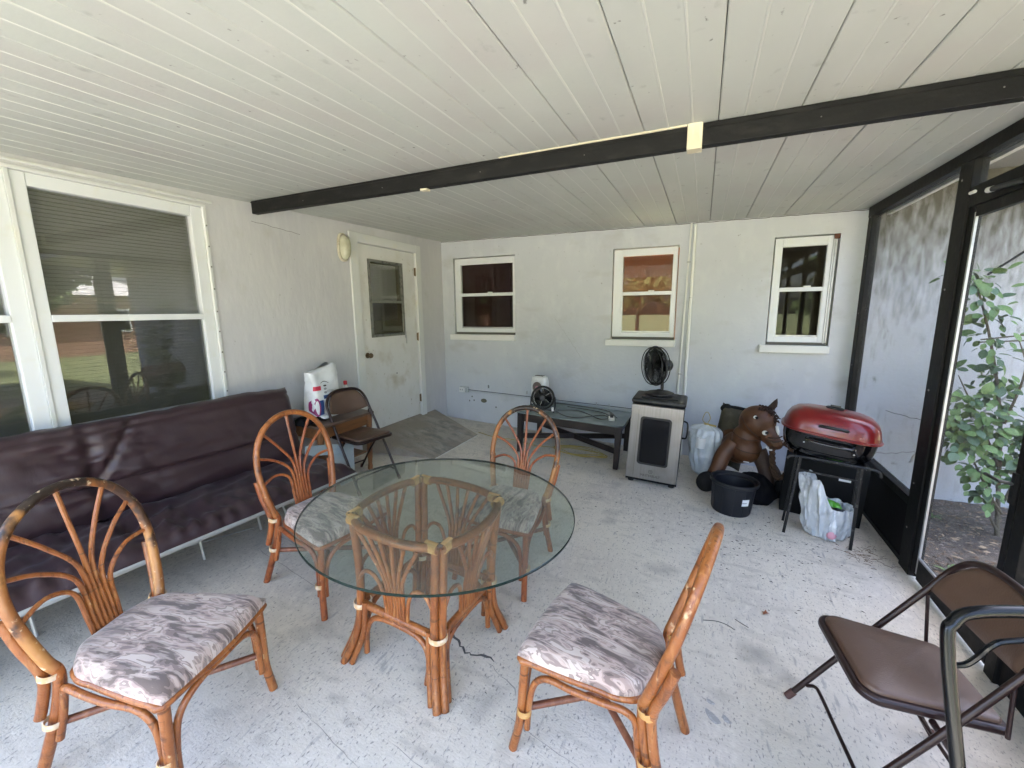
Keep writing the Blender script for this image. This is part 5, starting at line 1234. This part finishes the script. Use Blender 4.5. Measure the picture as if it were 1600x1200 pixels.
G().lathe([(.001, .004), (.135, .004), (.140, .0), (.146, .012), (.162, .235), (.176, .240), (.180, .245), (.181, .268), (.176, .272), (.170, .268), (.168, .245), (.152, .236), (.137, .06), (.001, .055)], (0, 0, 0), 40).build('body', M['pot'], po, ang=35)
for k in range(12): a = 2 * pi * k / 12; G().tube([(.1455 * cos(a), .1455 * sin(a), .015), (.1615 * cos(a), .1615 * sin(a), .232)], .0035, 5).build('rib', M['pot'], po)
G().lathe([(.001, .060), (.135, .058)], (0, 0, 0), 24).build('soil_fill', M['soil'], po)
g = G(); aa = [radians(-68 + 7 * k) for k in range(4)]; g.add([((.152 + (z - .085) * .07) * cos(a) + .004 * cos(a), (.152 + (z - .085) * .07) * sin(a) + .004 * sin(a), z) for z in (.105, .160) for a in aa], [(i, i + 1, i + 5, i + 4) for i in range(3)]); g.build('sticker', M['label'], po)
g = G(); g.add([((.1575 + (z - .085) * .07) * cos(a), (.1575 + (z - .085) * .07) * sin(a), z) for z in (.128, .135) for a in aa[:3]], [(i, i + 1, i + 4, i + 3) for i in range(2)]); g.build('sticker_print', M['labelgrey'], po)
g = G(); g.ell((.075, -.12, .205), (.014, .006, .022), RY(.4)); g.build('scrap', M['label'], po)

# ------------------------------------------------------------------ grill
gr = thing('grill', 'red lidded charcoal grill on a folding black leg stand', 'grill', (.875, 3.66), radians(-9))
BT = Matrix.Rotation(radians(4.0), 3, 'Y')
def cap(w_, d_, z, e=.62, n=44): return [tuple(BT @ Vector((-.075 + .90 * w_ * abs(cos(2 * pi * k / n)) ** e * (1 if cos(2 * pi * k / n) > 0 else -1), d_ * abs(sin(2 * pi * k / n)) ** e * (1 if sin(2 * pi * k / n) > 0 else -1), z))) for k in range(n)]
z0 = .775
stack([cap(.315, .205, z0 - .012), cap(.335, .222, z0 - .004), cap(.335, .222, z0 + .006), cap(.322, .210, z0 + .010), cap(.318, .206, z0 + .035), cap(.308, .198, z0 + .075), cap(.285, .180, z0 + .115), cap(.250, .152, z0 + .142), cap(.19, .11, z0 + .158), cap(.10, .06, z0 + .165), cap(.01, .01, z0 + .167)], 44).build('lid', M['red'], gr, ang=60)
stack([cap(.312, .200, z0 - .013), cap(.308, .198, z0 - .06), cap(.295, .188, z0 - .12), cap(.26, .16, z0 - .165), cap(.19, .11, z0 - .19), cap(.05, .03, z0 - .195)][::-1], 44).build('bowl', M['blackenamel'], gr, ang=60)
B3 = lambda x, y, z: tuple(BT @ Vector((-.075 + .90 * x, y, z)))
g = G(); g.tube(spl([B3(-.085, -.196, z0 + .060), B3(-.075, -.222, z0 + .068), B3(0, -.236, z0 + .072), B3(.075, -.222, z0 + .068), B3(.085, -.196, z0 + .060)], 6), .0105, 10); g.build('lid_handle', M['blackplastic'], gr)
g = G(); g.lathe([(.055, 0), (.055, .006), (.02, .010), (.001, .011)], B3(.0, .02, z0 + .166), 24, BT); g.box(B3(0, .02, z0 + .180), (.06, .012, .016), BT); g.build('vent', M['blackplastic'], gr)
g = G(); g.tube(spl([B3(-.15, -.195, z0 - .045), B3(-.13, -.235, z0 - .050), B3(0, -.245, z0 - .052), B3(.13, -.235, z0 - .050), B3(.15, -.195, z0 - .045)], 6), .011, 10); g.build('bowl_handle', M['blackenamel'], gr)
g = G()
for x, z in ((-.16, -.075), (.16, -.055), (.16, -.088), (.14, .004)): g.ell(B3(x, -.197, z0 + z), (.006, .005, .006), None, 8, 6)
g.build('bolts', M['chrome'], gr)
for s_ in (-1, 1):
    x = .195 * s_
    G().box((x - .01 * s_, -.190, .30), (.019, .012, .615), RY(radians(-2.5 * s_)) @ RX(radians(0))).build('leg', M['legmetal'], gr, smooth=False, bevel=.002)
    G().box((x, .02, .30), (.017, .010, .610), RY(radians(-2.0 * s_))).build('leg', M['legmetal'], gr, smooth=False, bevel=.002)
    G().box((x + .01 * s_, -.01, .600), (.02, .40, .012)).build('side_bar', M['legmetal'], gr, smooth=False)
G().tube(spl([(-.255, -.20, .575), (-.22, -.20, .600), (-.1, -.20, .606), (.1, -.20, .606), (.25, -.20, .600), (.275, -.20, .560)], 6), .009, 8).build('cross_bar', M['legmetal'], gr)
G().box((0, -.184, .50), (.38, .005, .012)).build('cross_bar', M['legmetal'], gr, smooth=False)
G().box((0, .02, .590), (.40, .30, .006)).build('tray', M['blackmatte'], gr, smooth=False)
ab = thing('black_carton', 'dark box with small white label behind the shopping bag under the grill', 'box', (1.04, 3.92), radians(-8))
G().b2((-.36, -.06, 0), (.17, .14, .47)).build('carton', M['blackmatte'], ab, smooth=False, bevel=.004)
G().b2((-.01, -.063, .350), (.065, -.0605, .380)).build('label', M['label'], ab, smooth=False)

sb = thing('shopping_bag', 'white plastic shopping bag with green wrapper on top under the grill', 'bag', (.915, 3.60), 0)
vs, fs = crumple([(.0, .085, .07, 0, 0), (.015, .105, .09, 0, 0), (.10, .120, .10, -.004, 0), (.22, .138, .11, -.01, 0), (.235, .140, .112, -.012, 0)], 120, .30, 4.2, 8.1, 50)
vs = [[v[0] * 1.10, v[1] * 1.05, v[2] * 1.08] for v in vs]
for v in vs:   # the left side of the mouth stands up as a tall flap
    t = max(0, (v[2] - .09) / .145); s_ = max(0, min(1, (-v[0] - .0) / .09))
    v[2] += .175 * t * s_ * s_ * (3 - 2 * s_); v[0] -= .022 * t * s_; v[2] += .012 * t * noise.noise(Vector((v[0] * 20, v[1] * 20, 0)))
g = G().add([tuple(v) for v in vs], fs); o = g.build('film', M['bagwhite'], sb, ang=80); q = o.modifiers.new('solid', 'SOLIDIFY'); q.thickness = .002
G().lathe([(.001, .0), (.105, .0)], (.02, .0, .215), 24, Matrix.Rotation(radians(7), 3, 'Y') ).build('grey_packet', mat('grey_packet', (.20, .20, .215), .5), sb)
g = G(); vs = []
for i in range(13):
    for j in range(9): x = -.05 + .13 * i / 12; y = -.02 + .10 * j / 8; vs.append((x, y, .235 + .03 * sin(pi * i / 12) * sin(pi * j / 8) + .012 * noise.noise(Vector((x * 60, y * 60, 0)))))
g.add(vs, [(i * 9 + j, i * 9 + j + 1, (i + 1) * 9 + j + 1, (i + 1) * 9 + j) for i in range(12) for j in range(8)]); g.build('green_wrapper', M['green'], sb)
G().ell((.02, -.112, .055), (.030, .010, .028), None, 14, 8).build('pink_print', M['pink'], sb)
G().ell((.0, -.03, .222), (.022, .015, .012), None, 12, 8).build('yellow_sticker', M['yellow'], sb)

# ------------------------------------------------------------------ small litter on the floor
o = obj_thing('dry_leaf', 'single reddish brown dry leaf on the open floor at right', 'leaf')
g = G(); vs = []
for k in range(9): a = 2 * pi * k / 9; r_ = (.022, .012)[k % 2]; vs.append((.408 + r_ * cos(a), 2.435 + r_ * .8 * sin(a), F(.408) + .004 + .006 * (k % 3)))
g.add(vs, [tuple(range(9))]).build('blade', M['leafbrown'], o)
for nm, pts, lab in (('twig', [(.10, 2.228), (.16, 2.25), (.21, 2.247), (.248, 2.225)], 'longer thin grey twig on the floor right of the edge on chair'), ('twig', [(.255, 2.31), (.285, 2.292), (.315, 2.275)], 'short thin twig beside the longer twig on the floor')):
    o = obj_thing(nm, lab, 'twig'); G().tube(spl([(x, y, F(x) + .0035) for x, y in pts], 5), .0018, 5).build('stalk', M['crackdark'], o)
g = G()
for i in range(300):
    if i < 190: x, y = rr.gauss(.45, .32), rr.gauss(3.15, .30)
    elif i < 240: x, y = rr.uniform(-2.2, 1.1), rr.uniform(.9, 4.4)
    else: x, y = rr.gauss(-.35, .4), rr.gauss(3.35, .3)
    if x > 1.25 or y > 4.8: continue
    a = rr.uniform(-.5, .3); l_, w_ = rr.uniform(.004, .013), rr.uniform(.0015, .0038)
    d = Vector((cos(a), sin(a))); n_ = Vector((-d.y, d.x)); zf = F(x) + .0015
    g.add([(x - d.x * l_, y - d.y * l_, zf), (x + n_.x * w_, y + n_.y * w_, zf + .003), (x + d.x * l_, y + d.y * l_, zf), (x - n_.x * w_, y - n_.y * w_, zf + .002)], [(0, 1, 2, 3)])
o = g.build('floor_debris', M['crackdark'], smooth=False); stuff(o)
g = G()
for i in range(60):
    x, y = 1.10 + rr.gauss(0, .06), 3.40 + rr.gauss(0, .06); a = rr.uniform(0, pi); l_ = rr.uniform(.02, .07); zf = F(x) + .003 + rr.random() * .006
    if x > 1.27: continue
    g.tube([(x, y, zf), (x + cos(a) * l_ * .5, y + sin(a) * l_ * .5, zf + .003), (min(1.28, x + cos(a) * l_), y + sin(a) * l_, zf)], .0012, 3)
stuff(g.build('dry_grass_tuft', M['litter'], smooth=False))

# ------------------------------------------------------------------ garden bed outside the screen door
g = G(); g2 = G()
for i in range(4200):
    x, y = 1.47 + abs(rr.gauss(0, 1.1)), rr.uniform(.6, 4.92)
    if x > 5: continue
    t_ = g if rr.random() < .75 else g2; s_ = rr.uniform(.008, .030); a = rr.uniform(0, 2 * pi); z = -.228 + .020 * noise.noise(Vector((x * 1.7, y * 1.7, 0))) + .022 * noise.noise(Vector((x * 9, y * 9, 3))) + rr.uniform(-.008, .006)
    d = Vector((cos(a), sin(a))) * s_; n_ = Vector((-d.y, d.x)) * rr.uniform(.15, .5); t2 = rr.uniform(-.4, .4) * s_
    t_.add([(x - d.x, y - d.y, z), (x + n_.x, y + n_.y, z + .004 + t2), (x + d.x, y + d.y, z + .002), (x - n_.x, y - n_.y, z + .004)], [(0, 1, 2, 3)])
stuff(g.build('leaf_litter', M['litter'], smooth=False)); stuff(g2.build('leaf_litter', M['litterpale'], smooth=False))
def weed(x, y, s_, lab, nb=9):
    o = thing('weed', lab, 'weed', (x, y, -.24), rr.uniform(0, 6), tilt=False)
    for k in range(nb):
        a = 2 * pi * k / nb + rr.uniform(-.3, .3); l_ = s_ * rr.uniform(.6, 1.2); w_ = .007; h_ = rr.uniform(.4, 1.1)
        pts = [(cos(a) * l_ * t, sin(a) * l_ * t, l_ * h_ * sin(t * 2.2) * .6) for t in (0, .3, .6, .85, 1)]; g = G(); vs = []
        for i, p in enumerate(pts): ww = w_ * (1, 1.3, 1.2, .8, .1)[i]; vs += [(p[0] - sin(a) * ww, p[1] + cos(a) * ww, p[2]), (p[0] + sin(a) * ww, p[1] - cos(a) * ww, p[2])]
        g.add(vs, [(2 * i, 2 * i + 1, 2 * i + 3, 2 * i + 2) for i in range(4)]); g.build('blade', M['weed'], o)
weed(1.74, 3.28, .11, 'pale green weed in the soil nearest the screen door post'); weed(1.60, 3.50, .09, 'small weed close to the porch edge behind the screen door'); weed(2.12, 3.75, .12, 'weed growing in the soil in front of the leafy shrub'); weed(1.86, 4.45, .08, 'small weed at the base of the outer white wall')

def leaf_mesh(nm, m, curl=.2):
    g = G(); vs = []; N_ = 6
    for i in range(N_ + 1):
        t = i / N_; wv = .36 * sin(pi * min(1, t * .97 + .03)) ** .75; z = -curl * t * t
        vs += [(t, -wv, z + .10 * wv), (t, 0, z - .02), (t, wv, z + .10 * wv)]
    g.add(vs, [(3 * i + a, 3 * i + a + 1, 3 * i + a + 4, 3 * i + a + 3) for i in range(N_) for a in (0, 1)])
    me = bpy.data.meshes.new(nm); me.from_pydata(g.v, [], g.f); me.materials.append(M[m]); me.shade_smooth(); return me
LM = [leaf_mesh('leaf', 'leaf', .15), leaf_mesh('leaf', 'leaf', .4), leaf_mesh('leaf', 'leafdark', .25)]
def leaf(par, p, d, s_, me=None):
    o = bpy.data.objects.new('leaf', me or rr.choice(LM)); C.objects.link(o); o.parent = par
    d = Vector(d).normalized(); upv = Vector((rr.uniform(-.5, .5), rr.uniform(-1.0, .1), 1)).normalized(); yv = upv.cross(d).normalized(); zv = d.cross(yv)
    o.matrix_local = Matrix.Translation(p) @ Matrix((d, yv, zv)).transposed().to_4x4() @ Matrix.Scale(s_, 4)
    return o
sh = thing('shrub', 'tall leafy green shrub against the white wall behind the screen door', 'shrub', (2.18, 4.28, -.26), 0, tilt=False)
stems = [[(0, 0, 0), (-.05, 0, .45), (-.10, .02, .95), (-.22, 0, 1.45), (-.34, 0, 1.85), (-.40, 0, 1.98)], [(0, 0, .3), (.06, -.05, .75), (.10, -.05, 1.15), (.14, -.02, 1.5)], [(0, 0, .15), (-.16, -.06, .45), (-.32, -.05, .78), (-.40, -.04, .95)], [(-.04, 0, .5), (-.20, -.03, .85), (-.34, -.02, 1.15), (-.38, 0, 1.25)], [(0, 0, .2), (-.12, -.1, .35), (-.22, -.12, .55)], [(.0, 0, .05), (-.10, -.08, .2), (-.12, -.12, .38)], [(-.08, 0, .9), (-.05, -.05, 1.3), (-.12, -.05, 1.55)]]
nl = 0; PL = []
for k, s_ in enumerate(stems):
    pts = spl(s_, 6); G().tube(pts, [.016 * (1 - .75 * i / len(pts)) * (1 if k == 0 else .6) for i in range(len(pts))], 8).build('stem', M['stem'], sh)
    for i in range(4 if k else 8, len(pts)):
        for r_ in range(9 if k else 6):
            if nl > 295 or rr.random() < .35: continue
            p = pts[i]; off = Vector((rr.uniform(-1, 1), rr.uniform(-1, .6), rr.uniform(-.7, .8))) * rr.uniform(.04, .17)
            if p.z < .35 and rr.random() < .5: continue
            leaf(sh, p + off, off + Vector((0, 0, -.03)), rr.uniform(.055, .100)); nl += 1; PL.append((p, off))
for (a, b) in (((-.30, -.02, 1.52), (.25, -.10, 1.62)), ((-.30, .0, 1.50), (.20, -.06, 1.54))): G().tube([a, b], .005, 6).build('stem', M['stem'], sh)
g = G()
for p, off in PL:
    for q_ in range(2):
        o_ = Vector((rr.uniform(-1, 1), rr.uniform(-1, .7), rr.uniform(-.8, .8))) * rr.uniform(.03, .15); c = p + o_; d = (o_ + Vector((0, 0, -.04))).normalized(); u_ = Vector((rr.uniform(-.5, .5), rr.uniform(-1, .1), 1)).normalized(); yv = u_.cross(d).normalized(); zv = d.cross(yv); L_ = rr.uniform(.040, .075); vs = []
        for i in range(6):
            t = i / 5; wv = .34 * sin(pi * min(1, t * .97 + .03)) ** .75
            for a_, h_ in ((-wv, .04), (0, -.02), (wv, .04)): vs.append(c + (d * t + yv * a_ + zv * (h_ - .25 * t * t)) * L_)
        g.add(vs, [(3 * i + a, 3 * i + a + 1, 3 * i + a + 4, 3 * i + a + 3) for i in range(5) for a in (0, 1)], 0 if rr.random() < .7 else 1)
stuff(g.build('small_leaves', [M['leaf'], M['leafdark']], sh))
# added tubes standing in for dark diagonal marks behind the door
for pts, lab in (([(2.55, 4.75, 2.25), (2.30, 4.7, 1.98), (2.05, 4.7, 1.75)], 'dark cord added for a slanting dark mark on the outer wall'), ([(2.6, 4.6, 1.25), (2.2, 4.55, .78), (1.75, 4.5, .33), (1.68, 4.5, .2)], 'dark hose tube added for a slanting dark mark behind the shrub')):
    o = obj_thing('streak_tube', lab, 'hose'); G().tube(spl(pts, 8), .009, 8).build('cord', M['greymetal'] if 'hose' in lab else M['blackmatte'], o)

# ------------------------------------------------------------------ street side: what the windows mirror and what colours the light
def tree(x, y, h, r, lab, fol='foliage', n=900):
    t = thing('tree', lab, 'tree', (x, y, -.32), rr.uniform(0, 6), tilt=False)
    g = G(); g.tube(spl([(0, 0, 0), (.1, 0, h * .3), (0, .1, h * .6), (.05, 0, h * .85)], 5), [.03 * h * (1 - .7 * i / 16) for i in range(16)], 10)
    for k in range(5): a = k * 1.3; g.tube([(0, 0, h * (.3 + .08 * k)), (cos(a) * r * .4, sin(a) * r * .4, h * (.5 + .08 * k)), (cos(a) * r * .8, sin(a) * r * .8, h * (.6 + .07 * k))], [.012 * h, .008 * h, .003 * h], 6)
    g.build('trunk', M['stem'], t)
    g = G(); cl_ = [(Vector((rr.gauss(0, r * .5), rr.gauss(0, r * .5), h * rr.uniform(.48, .98))), rr.uniform(.25, .45) * r) for _ in range(14)]
    for i in range(n):
        c, q = rr.choice(cl_); v = Vector((rr.gauss(0, 1), rr.gauss(0, 1), rr.gauss(0, 1))).normalized() * q * rr.uniform(.7, 1.05) + c; s_ = rr.uniform(.12, .28)
        a = Vector((rr.gauss(0, 1), rr.gauss(0, 1), rr.gauss(0, 1))).normalized(); b = a.orthogonal().normalized(); cc = a.cross(b)
        g.add([v + b * s_, v + cc * s_ * .6, v - b * s_, v - cc * s_ * .6], [(0, 1, 2, 3)])
    g.build('crown', M[fol], t, smooth=False); return t
tree(9, -1, 5.2, 2.2, 'rounded green tree to the right of the porch yard'); tree(13, 5, 6, 2.6, 'large tree beyond the garden bed')
tree(6.5, -6.5, 4.6, 1.9, 'green tree at the front corner of the yard'); tree(-4.5, -8, 5, 2.1, 'green tree in front of the house at left'); tree(1.8, -18, 5.5, 2.4, 'yellow green tree across the street', 'yellowfol'); tree(-9, -19, 6, 2.6, 'dark tree across the street at left')
def house(x, y, rz_, lab):
    t = thing('neighbour_house', lab, 'house', (x, y, -.32), rz_, tilt=False)
    G().b2((-6, -4, 0), (6, 4, 2.7)).build('wall', M['brick'], t, smooth=False)
    G().add([(-6.6, -4.6, 2.70), (6.6, -4.6, 2.70), (6.6, 4.6, 2.70), (-6.6, 4.6, 2.70), (-3, 0, 4.3), (3, 0, 4.3)], [(0, 1, 5, 4), (1, 2, 5), (2, 3, 4, 5), (3, 0, 4), (3, 2, 1, 0)]).build('roof', M['roofing'], t, smooth=False)
    for x_ in (-4, -1, 3): f = G().b2((x_ - .6, -4.04, 1), (x_ + .6, -4.001, 2.1)).build('window', M['vinyl'], t, smooth=False); G().b2((x_ - .5, -4.06, 1.1), (x_ + .5, -4.041, 2.0)).build('pane', M['smokerglass'], f, smooth=False)
    G().b2((.8, -4.05, 0), (1.7, -4.001, 2.1)).build('door', M['trim'], t, smooth=False)
tree(9.5, 5.2, 4.6, 2.0, 'leafy tree at the end of the outer white wall'); tree(7.2, 3.0, 3.6, 1.2, 'slender young tree in the yard'); house(23, 7, radians(-90), 'brown stucco neighbour house with grey hip roof beyond the yard'); tree(6, -13, 4.6, 2.3, 'dense dark tree at the edge of the road at right'); tree(-3.2, -13.5, 4.2, 2.0, 'yellow tree by the driveway end', 'yellowfol'); tree(-14, -17, 6, 3.0, 'broad dark tree far left of the driveway'); house(15, -27, pi, 'brown stucco house across the street')
bpy.context.view_layer.update()
